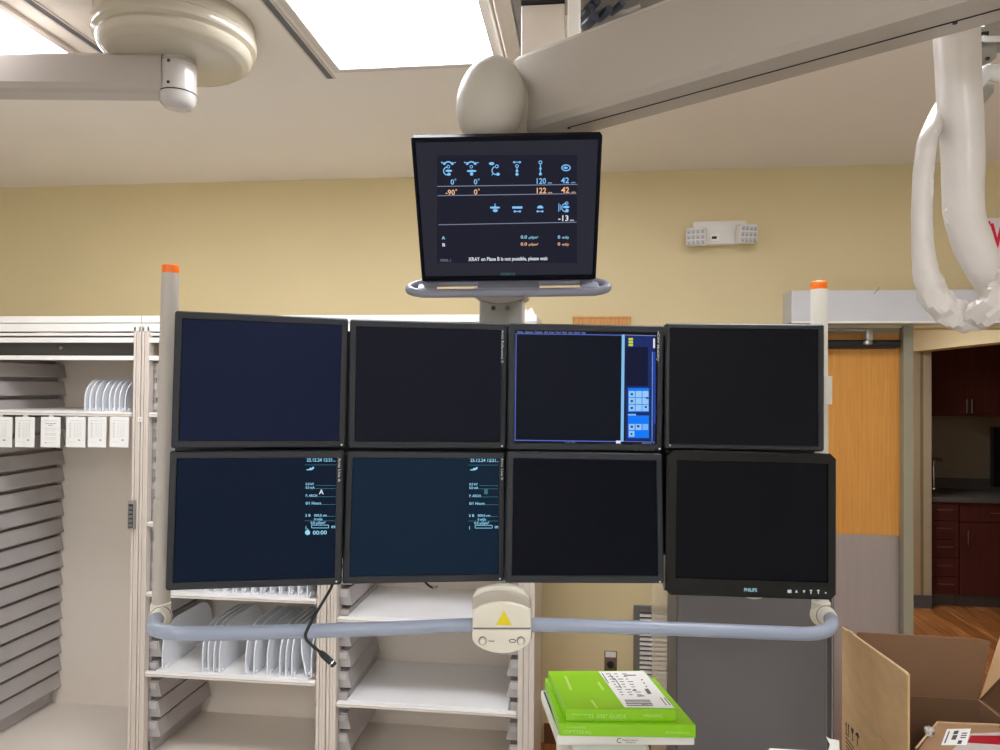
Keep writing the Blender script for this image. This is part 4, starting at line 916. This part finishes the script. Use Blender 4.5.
# ================================================================== CARDBOARD BOXES, LOWER RIGHT
ZF = 1.22                                   # top of the standing flaps
pA = at(907.5, 675, Z=ZF); bx0 = pA.x; y0 = pA.y; pB = at(842, 627, X=bx0); y1 = pB.y
zf0 = ZF-.17                                # fold line = box rim
bx1 = at(979, 697, Y=y1).x; zf0 = at(940, 697, Y=y1).z; zbot = .76; th = .005
t = thing('cardboard_box', 'large open cardboard box with raised flaps at lower right', 'cardboard box', ((bx0+bx1)/2, (y0+y1)/2, zbot))
b = B(); box(b, (bx0, y0, zbot), (bx0+th, y1, zf0)); box(b, (bx1-th, y0, zbot), (bx1, y1, zf0)); box(b, (bx0+th, y0, zbot), (bx1-th, y0+th, zf0)); box(b, (bx0+th, y1-th, zbot), (bx1-th, y1, zf0)); box(b, (bx0+th, y0+th, zbot), (bx1-th, y1-th, zbot+th-.001))
b.normal_update()
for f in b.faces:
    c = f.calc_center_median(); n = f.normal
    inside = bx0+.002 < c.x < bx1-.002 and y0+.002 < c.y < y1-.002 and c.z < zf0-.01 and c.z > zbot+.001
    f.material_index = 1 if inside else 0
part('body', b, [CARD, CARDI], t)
# left flap: upright, a little torn on top
P = [(y0, zf0+.001), (y1, zf0+.001), (y1, at(842, 627, X=bx0).z), (y1-.03, at(842, 627, X=bx0).z+.001), (y1-.06, at(849, 631, X=bx0).z), (y1-.08, at(857, 639, X=bx0).z), (y0+.01, at(905, 672.5, X=bx0).z), (y0, at(907.5, 676, X=bx0).z)]
b = B(); prism(b, P, bx0, bx0+th, axis='X'); lf = part('flap', b, CARD, t)
b.free() if False else None
bk_top = at(930, 639, Y=y1).z
b = B(); prism(b, [(bx0+.008, zf0+.001), (bx1-.002, zf0+.001), (at(988, 641, Y=y1+.03).x, bk_top-.004), (at(980, 640, Y=y1+.03).x, bk_top), (at(856, 637, Y=y1+.03).x, bk_top+.004)], -.002, .003)
for v in b.verts: v.co.y = y1-.003+v.co.y+(v.co.z-zf0)*.14
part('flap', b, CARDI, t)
b = B(); e0, e1 = V(bx1, y0, zf0+.001), V(bx1, y1-.004, zf0+.001); tp1 = at(1001, 632, Y=y1-.01); off = tp1-e1
vs = [e0, e1, e1+off, e0+off+V(0, .01, 0)]; nn = (e1-e0).cross(off).normalized()*.005
A = [b.verts.new(p) for p in vs]; Q = [b.verts.new(p+nn) for p in vs]; b.faces.new(A).material_index = 0; b.faces.new(Q[::-1]).material_index = 0
for i in range(4): f = b.faces.new((A[i], Q[i], Q[(i+1) % 4], A[(i+1) % 4])); f.material_index = 1
part('flap', b, [CARD, CARDE], t)
b = B(); pm = at(1013, 664, Y=y0+(y1-y0)*.55); A3 = [e1+V(-.004, -.004, 0), e0+V(-.004, 0, 0), e0+V(.09, 0, .11), pm]
A = [b.verts.new(p) for p in A3]; Q = [b.verts.new(p+V(.003, 0, .001)) for p in A3]; b.faces.new(A); b.faces.new(Q[::-1])
for i in range(4): b.faces.new((A[i], Q[i], Q[(i+1) % 4], A[(i+1) % 4]))
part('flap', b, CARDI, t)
b = B(); tube(b, [V(bx0+.0025, y0, at(907.5, 676, X=bx0).z), V(bx0+.0025, y0+.01, at(905, 672.5, X=bx0).z), V(bx0+.0025, y1-.08, at(857, 639, X=bx0).z), V(bx0+.0025, y1-.06, at(849, 631, X=bx0).z), V(bx0+.0025, y1-.03, at(842, 627, X=bx0).z+.001)], .0034, 6); obj('flap_edge', b, CARDE, lf)
# printed handling marks on the left side
b = B()
def side(x, y): p = at(x, y, X=bx0-.0008); return p
def sline(x0_, y0_, x1_, y1_, w):
    dx, dy = x1_-x0_, y1_-y0_; L = math.hypot(dx, dy); nx, ny = -dy/L*w/2, dx/L*w/2
    b.faces.new([b.verts.new(side(x, y)) for x, y in ((x0_+nx, y0_+ny), (x1_+nx, y1_+ny), (x1_-nx, y1_-ny), (x0_-nx, y0_-ny))])
def spoly(*pp): b.faces.new([b.verts.new(side(x, y)) for x, y in pp])
for x, y in ((846, 722), (848.4, 724)): sline(x, y+1, x+.3, y+11, .7); spoly((x-.8, y+2.4), (x, y-.6), (x+.9, y+3))
sline(845.6, 733, 849.4, 737, .8)
spoly((851, 727), (853.6, 729.4), (853.2, 733), (852.4, 734.4), (851.6, 732.6)); sline(852.4, 734, 852.6, 739.6, .6); sline(851.4, 739.4, 853.6, 741, .7)
spoly((855.2, 734.4), (856.6, 732.2), (858, 733.2), (859, 735.8), (859.6, 739), (857.4, 736.6)); sline(857.4, 736.6, 857.4, 745, .7); sline(857.4, 745, 856.8, 746, .6)
for k in range(4): sline(845.8, 737+k*4, 854+k*.1, 748.6+k*4, .8)
part('handling_symbols', b, INKD, t).data.validate()
b = B(); spoly((863.5, 716), (866, 717), (880, 739), (874, 737)); sline(863.6, 715.6, 864.6, 718, 2); part('tape_strip', b, mat('packing_tape', (206, 182, 146), .2, var=.05), t)
# inner carton
za = zf0-.012
IQ = quad(za, (913, 756), (1012, 760), (1010, 723.5), (938, 721.5))
IQ = [V(min(max(p.x, bx0+.02), bx1-.012), min(max(p.y, y0+.012), y1-.015), za) for p in IQ]
t = thing('cardboard_carton', 'smaller brown carton with white label packed inside the open box', 'carton', (IQ[0]+IQ[2])/2-V(0, 0, .25))
b = B(); hexa(b, IQ, za-zbot-th-.002, bev=.003); part('body', b, mat('cardboard_brown', (158, 124, 90), .78, var=.07, vscale=14, bump=.25, bscale=120), t)
def iq(dz, *pp): return [V(min(max(p.x, bx0+.02), bx1-.012), min(max(p.y, y0+.012), y1-.015), p.z) for p in quad(za+dz, *pp)]
b = B(); tube(b, [p+V(0, 0, -.001) for p in iq(.002, (916, 748), (937.5, 722), (952, 722.8), (1008, 725))], .0026, 6); part('torn_edge', b, CARDE, t)
b = B(); hexa(b, iq(.0012, (941, 745), (966.5, 745), (971, 728.5), (947, 729)), .0010); lb = part('shipping_label', b, PAPER, t)
b = B()
for pp in (((951, 739.4), (955.6, 739.6), (957.6, 735), (953, 735)), ((953, 734), (957.6, 734), (959, 730.6), (954.4, 730.6)), ((957, 743.6), (961, 743.8), (962.4, 740.4), (958.6, 740.2)), ((960, 738), (965.6, 738), (966, 737), (960.4, 737)), ((960.8, 735.8), (966.4, 735.8), (966.8, 734.8), (961.2, 734.8)), ((961.6, 733.6), (967, 733.6), (967.4, 732.6), (962, 732.6)), ((944, 743), (945.4, 743), (950, 731), (948.8, 731))): hexa(b, iq(.0018, *pp), .0004)
obj('label_print', b, mat('label_ink_dark', (84, 80, 78), .7, var=.02), lb)
b = B(); hexa(b, iq(.0009, (950, 752), (1004, 753), (1006, 732), (970, 733.5)), .0008); part('clear_pouch', b, mat('pouch_grey', (205, 198, 192), .15, var=.04), t)
b = B(); hexa(b, iq(.0015, (967.5, 742.5), (1006, 745), (1006, 735.6), (970.5, 735.4)), .0005); part('red_slip', b, REDP, t)
# bubble wrap scrap
b = B(); bmesh.ops.create_icosphere(b, subdivisions=3, radius=1); pb = at(929, 731, Z=za+.004)
for v in b.verts: v.co = pb + Vector((v.co.x*.012+v.co.y*.008, v.co.y*.022, v.co.z*.009))*(1+RNG.uniform(-.3, .2))
pbx = max(pb.x, bx0+.03)
tag(obj('bubble_wrap', b, BUBB, None, 60), 'small clump of bubble wrap beside the inner carton', 'bubble wrap')
# table that carries the boxes
tx0, tx1, ty0, ty1 = bx0-.28, bx1+.3, y0-.35, y1+.06
t = thing('table', 'steel work table carrying the cardboard box, below the picture edge', 'table', ((tx0+tx1)/2, (ty0+ty1)/2, 0))
b = B(); box(b, (tx0, ty0, zbot-.032), (tx1, ty1, zbot-.001), bev=.004); part('tabletop', b, mat('table_steel', (150, 148, 146), .4, metal=.7, var=.05), t)
for x in (tx0+.04, tx1-.04):
    for y in (ty0+.04, ty1-.04): b = B(); cyl(b, (x, y, 0), (x, y, zbot-.032), .018, 16); part('leg', b, METAL, t, 50)
# white torn packaging left of the box
zw = at(800, 747, D=1.55).z
b = B(); Q = quad(zw, (768, 747.5), (839, 751), (839, 760), (766, 760)); wx0 = Q[0]; 
t = thing('paper_packaging', 'torn white paper packaging at the bottom beside the cardboard box', 'packaging', (Q[0]+Q[2])/2-V(0, 0, .1))
b = B(); hexa(b, Q, zw-zbot-.002, bev=.003); part('body', b, PAPER, t)
b = B(); P = [at(x, y, D=Q[1].dot(FW)-EYE.dot(FW)-.004) for x, y in ((828.5, 752), (830.5, 745), (826.3, 736.8), (831, 739.6), (839.2, 741), (839.6, 752))]
A = [b.verts.new(p) for p in P]; Qv = [b.verts.new(p+FW*.003) for p in P]; b.faces.new(A); b.faces.new(Qv[::-1])
for i in range(len(P)): b.faces.new((A[i], Qv[i], Qv[(i+1) % len(P)], A[(i+1) % len(P)]))
part('torn_corner', b, PAPER, t)

# ================================================================== WHITE SLEEVED CABLE, RIGHT
DS = 1.36
t = thing('sleeved_cable', 'thick cable in wrinkled white sleeve looping down from the ceiling at right', 'cable', at(957, 38, D=DS))
rg = random.Random(11)
def px(r): return r*DS/FPX
mp = [(953, -80, 20), (956, 20, 20.5), (959, 90, 20), (962.5, 150, 19.5), (963, 190, 18.5), (965, 220, 18), (975, 248, 18), (987, 272, 17), (1003, 296, 17), (1025, 315, 18), (1060, 330, 18)]
pts = catmull([at(x, y, D=DS) for x, y, r in mp], 6); rr_ = [v.x for v in catmull([V(px(r), 0, 0) for x, y, r in mp], 6)]
def wrinkle(bm, vs, seg, amp, rng, f):
    n = len(vs)//seg
    cs = [sum((vs[i*seg+k].co for k in range(seg)), Vector())/seg for i in range(n)]
    ph = [rng.uniform(0, 6.28) for _ in range(6)]
    for i in range(n):
        a = amp(i/(n-1))
        for k in range(seg):
            v = vs[i*seg+k]; th_ = 2*PI*k/seg
            w = math.sin(f*i+3*th_+ph[0])+.7*math.sin(f*1.7*i-2*th_+ph[1])+.6*math.sin(5*th_+f*.6*i+ph[2])+rng.uniform(-.5, .5)
            v.co = cs[i]+(v.co-cs[i])*(1+a*w)
b = B(); vs = tube(b, pts, rr_, 22); wrinkle(b, vs, 22, lambda u: .008+.09*max(0, u-.42), rg, .55); part('main_sleeve', b, SLEEVE, t, 32)
DL = 1.33
lp = [(952, 88, 7), (941, 110, 8.5), (928, 140, 9), (923, 180, 9.5), (922, 220, 9.5), (923.5, 255, 10.5), (928, 280, 12.5), (937, 300, 14), (953, 313, 14), (970, 318, 13.5), (988, 310, 13), (1004, 292, 13), (1016, 270, 13)]
pts = catmull([at(x, y, D=DL-(.05 if x > 975 else -.12 if y < 100 else -.08 if y < 115 and x < 950 else 0)) for x, y, r in lp], 7); rr_ = [v.x for v in catmull([V(r*DL/FPX, 0, 0) for x, y, r in lp], 7)]
b = B(); vs = tube(b, pts, rr_, 20); wrinkle(b, vs, 20, lambda u: .02+.09*max(0, min(1, (u-.42)*3)), random.Random(5), .95); part('loop_sleeve', b, SLEEVE, t, 24)
b = B()
lp2 = [(936, 130, 1.5), (933, 145, 2.6), (930.6, 175, 2.6), (929, 215, 2.2), (931, 250, 2)]
pts = catmull([at(x, y, D=DL-.012) for x, y, r in lp2], 5); vs = tube(b, pts, [v.x for v in catmull([V(r*DL/FPX, 0, 0) for x, y, r in lp2], 5)], 8); wrinkle(b, vs, 8, lambda u: .2, random.Random(3), 1.9); part('clear_seam', b, CLEAR, t, 15)
b = B(); q0 = at(946, 200, D=DS-.005)
for (xa, ya, xb, yb, xc, yc_) in ((944, 210, 949, 205, 946, 213), (943, 214, 950, 224, 947, 222), (945, 224, 948, 219, 944, 228)):
    vs = [b.verts.new(at(x, y, D=DS-.03)) for x, y in ((xa, ya), (xb, yb), (xc, yc_))]; b.faces.new(vs)
    q_ = [b.verts.new(at(x, y, D=DS-.027)) for x, y in ((xa, ya), (xb, yb), (xc, yc_))]; b.faces.new(q_[::-1])
part('tape_scrap', b, CLEAR, t)
# metal bracket behind the sleeve
DB = 1.45
t = thing('cable_bracket', 'grey metal bracket with cables just behind the white sleeve', 'bracket', at(990, 60, D=DB))
def pl(bm, pp, D, thk, mi=0):
    A = [bm.verts.new(at(x, y, D=D)) for x, y in pp]; Q = [bm.verts.new(p.co+FW*thk) for p in A]; n = len(A)
    fs = [bm.faces.new(A), bm.faces.new(Q[::-1])]+[bm.faces.new((A[i], Q[i], Q[(i+1) % n], A[(i+1) % n])) for i in range(n)]
    for f in fs: f.material_index = mi
b = B(); pl(b, [(976, 28), (1030, 20), (1030, 44), (976, 49)], DB, .03); pl(b, [(979, 49), (997, 47), (996, 58), (979, 72)], DB, .02); pl(b, [(980, 84), (994, 84), (994, 92), (984, 104), (980, 106)], DB+.01, .02); pl(b, [(985, -40), (1015, -40), (1015, 30), (985, 30)], DB+.03, .03); part('plate', b, METAL, t)
b = B(); tube(b, catmull([at(975, 84, D=DB-.01), at(988, 72, D=DB-.02), at(1005, 74, D=DB-.02), at(1040, 66, D=DB)], 6), .016, 12); part('hose', b, CLEAR, t, 40)
b = B(); tube(b, catmull([at(982, 38, D=DB-.005), at(988, 39, D=DB-.012), at(1004, 38, D=DB-.012), at(1040, 30, D=DB)], 6), .006, 10); part('white_wire', b, WHITE, t, 40)
b = B(); pl(b, [(980, 32), (989, 31), (989, 35.5), (980, 36.5)], DB-.004, .006); p = at(987.5, 58.5, D=DB-.006); lathe(b, [(0, .003), (.0036, .002), (.0036, -.002)], 12, 0, Matrix.Translation(p)); part('black_clip', b, BLACK, t)

# ================================================================== CEILING CARRIAGE (above the arm)
YK = 1.95
def cq(x, y, Y=YK): p = at(x, y, Y=Y); return p
t = thing('ceiling_carriage', 'ceiling rail carriage with dark rollers above the boom arm', 'ceiling carriage', V(0, 2.05, CZ-.02))
a, c = cq(521, 58), cq(565, 3); b = B(); box(b, (a.x, YK, a.z-.02), (c.x, YK+.02, c.z), bev=.003); part('cover_plate', b, CAB, t)
b = B(); box(b, (a.x, YK-.004, c.z), (c.x, YK+.02, c.z+.012)); part('dark_gasket', b, DARK, t)
a, c = cq(567.5, 36, 1.9), cq(580.5, -25, 1.9); b = B(); box(b, (a.x, 1.9, a.z-.05), (c.x, 1.99, CZ-.002), bev=.003); part('post', b, CABW, t)
a, c = cq(581, 40), cq(662, -25); b = B(); box(b, (a.x, YK+.17, a.z-.05), (c.x, YK+.19, CZ-.002)); part('back_plate', b, mat('carriage_shade', (150, 144, 138), .5, var=.03), t)
for x, y, r in ((592, 5.5, .013), (586.5, 13, .014), (589.5, 21, .016), (617, 8, .01), (604, 14, .012)):
    p = cq(x, y, YK+.06); b = B(); lathe(b, [(0, .03), (r*.85, .03), (r, .024), (r, -.024), (r*.85, -.03), (0, -.03)], 20, 0, Matrix.Translation(p) @ Matrix.Rotation(PI/2, 4, 'X') @ Matrix.Rotation(.5, 4, 'Y')); part('roller', b, mat('roller_dark', (40, 44, 56), .35, var=.05), t, 40)
b = B(); tube(b, catmull([cq(597, 14, YK+.08), cq(606, 10, YK+.1), cq(622, 12, YK+.1), cq(640, 6, YK+.1)], 5), .008, 8); part('axle_rod', b, METAL, t, 40)
b = B(); box(b, (-.19, YK+.02, CZ-.03), (.25, YK+.17, CZ-.002)); part('carriage_frame', b, METAL, t)

# ================================================================== DARK ROOM BEYOND THE PASSAGE
KX = CX+.16; KY = 6.60
zc_ = .93
def handle(b, p, w, vertical=False):
    d = V(0, 0, w/2) if vertical else V(w/2, 0, 0)
    tube(b, [p-d+V(0, .02, 0), p-d, p+d, p+d+V(0, .02, 0)], .005, 8)
kx1 = at(959.5, 530, Y=KY).x
t = thing('base_cabinet', 'dark cherry drawer stack in the dim room at right', 'cabinet', ((KX+kx1)/2, KY+.3, 0), 'cherry cabinets in the dim room')
b = B(); box(b, (KX, KY+.02, .1), (kx1-.002, 7.2, .89)); box(b, (KX, KY+.06, 0), (kx1-.002, KY+.1, .1), 1); part('body', b, [CHERRY, VINYL], t)
for k in range(5):
    z0, z1 = .105+k*.157, .105+k*.157+.151; b = B(); box(b, (KX+.004, KY, z0), (kx1-.006, KY+.019, z1), bev=.002); dr = part('drawer', b, CHERRY, t)
    b = B(); handle(b, V((KX+kx1)/2-.01, KY-.03, z1-.055), .13); o = obj('handle', b, CHROME, dr, 40)
kx2 = kx1+.62
t = thing('base_cabinet', 'dark cherry cabinet with door and drawer right of the drawer stack', 'cabinet', ((kx2+kx1)/2, KY+.3, 0), 'cherry cabinets in the dim room')
b = B(); box(b, (kx1+.002, KY+.02, .1), (kx2, 7.2, .89)); box(b, (kx1+.002, KY+.06, 0), (kx2, KY+.1, .1), 1); part('body', b, [CHERRY, VINYL], t)
b = B(); box(b, (kx1+.006, KY, .73), (kx2-.004, KY+.019, .886), bev=.002); dr = part('drawer', b, CHERRY, t); b = B(); handle(b, V((kx1+kx2)/2-.02, KY-.03, .81), .13); obj('handle', b, CHROME, dr, 40)
b = B(); box(b, (kx1+.006, KY, .105), (kx2-.004, KY+.019, .722), bev=.002); dr = part('door', b, CHERRY, t); b = B(); handle(b, V(kx1+.055, KY-.03, .6), .13, True); obj('handle', b, CHROME, dr, 40)
b = B(); box(b, (KX, KY-.025, .892), (kx2+.6, 7.21, zc_), bev=.004); box(b, (KX, 7.19, zc_), (kx2+.6, 7.215, zc_+.1)); tag(obj('worktop', b, COUNT), 'grey worktop on the cherry cabinets in the dim room', 'worktop')
UY = 6.88; uz = at(960, 413, Y=UY).z; ux1 = at(967.5, 380, Y=UY).x
t = thing('wall_cabinet', 'dark cherry wall cabinet with two doors above the dim worktop', 'cabinet', (ux1, 7.05, uz))
b = B(); box(b, (KX, UY+.02, uz), (ux1+(ux1-KX), 7.21, 2.5)); box(b, (KX, UY+.01, uz-.03), (ux1+(ux1-KX), UY+.03, uz)); part('body', b, CHERRY, t)
for s in (-1, 1):
    xa, xb = (KX+.003, ux1-.002) if s < 0 else (ux1+.002, 2*ux1-KX-.003)
    b = B(); box(b, (xa, UY, uz+.004), (xb, UY+.019, 2.49), bev=.002); dr = part('door', b, CHERRY, t)
    b = B(); handle(b, V(ux1+s*.022, UY-.03, at(963, 406, Y=UY).z), .12, True); obj('handle', b, CHROME, dr, 40)
p = at(937, 460, Y=7.1); t = thing('faucet', 'small chrome fixture over the dim worktop by the passage corner', 'faucet', (p.x, 7.1, zc_))
b = B(); tube(b, catmull([V(p.x-.02, 7.12, zc_+.001), V(p.x-.02, 7.12, p.z-.02), V(p.x-.01, 7.1, p.z+.01), V(p.x+.03, 7.06, p.z)], 6), .012, 10); part('spout', b, CHROME, t, 50)
b = B(); lathe(b, [(0, 0), (.03, 0), (.028, .012), (0, .014)], 18, 0, Matrix.Translation((p.x-.02, 7.12, zc_+.0008))); part('base', b, CHROME, t, 50)
p0, p1 = at(976, 471, Y=7.21), at(985, 456, Y=7.21); b = B(); box(b, (p0.x, 7.212, p0.z), (p1.x, 7.2195, p1.z), bev=.002)
t = tag(obj('wall_plate', b, FARWALL), 'pale double switch plate on the dim backsplash wall', 'wall plate'); 
b = B(); w = p1.x-p0.x
for k in range(2): box(b, (p0.x+w*(.15+.42*k), 7.208, p0.z+.03), (p0.x+w*(.4+.42*k), 7.213, p1.z-.03))
obj('rocker', b, FARWALL, t)
p0, p1 = at(992, 500, Y=6.95), at(1012, 427, Y=6.95)
t = thing('computer_monitor', 'black screen standing on the dim worktop at the right picture edge', 'monitor', ((p0.x+p1.x)/2, 6.97, zc_))
b = B(); box(b, (p0.x, 6.95, zc_+.05), (p0.x+.5, 6.98, p1.z), bev=.004); part('bezel', b, BLACK, t)
b = B(); box(b, (p0.x+.015, 6.947, zc_+.065), (p0.x+.485, 6.951, p1.z-.015)); part('screen', b, PIANO, t)
b = B(); box(b, (p0.x+.2, 6.96, zc_+.012), (p0.x+.3, 6.99, zc_+.2)); box(b, (p0.x+.13, 6.9, zc_+.001), (p0.x+.37, 7.08, zc_+.013), bev=.003); part('stand', b, BLACK, t)

# ================================================================== LIGHT AND OUTPUT
w = bpy.data.worlds.new('world'); bpy.context.scene.world = w; w.use_nodes = True
w.node_tree.nodes['Background'].inputs[0].default_value = (1, .97, .93, 1); w.node_tree.nodes['Background'].inputs[1].default_value = .05
sc = bpy.context.scene
vs = sc.view_settings; sc.display_settings.display_device = 'sRGB'
vs.view_transform = 'Standard'; vs.look = 'None'; vs.gamma = 1; vs.use_curve_mapping = False; vs.exposure = EXPO
sc.cycles.use_denoising = True
sc.cycles.max_bounces = 10; sc.cycles.diffuse_bounces = 6
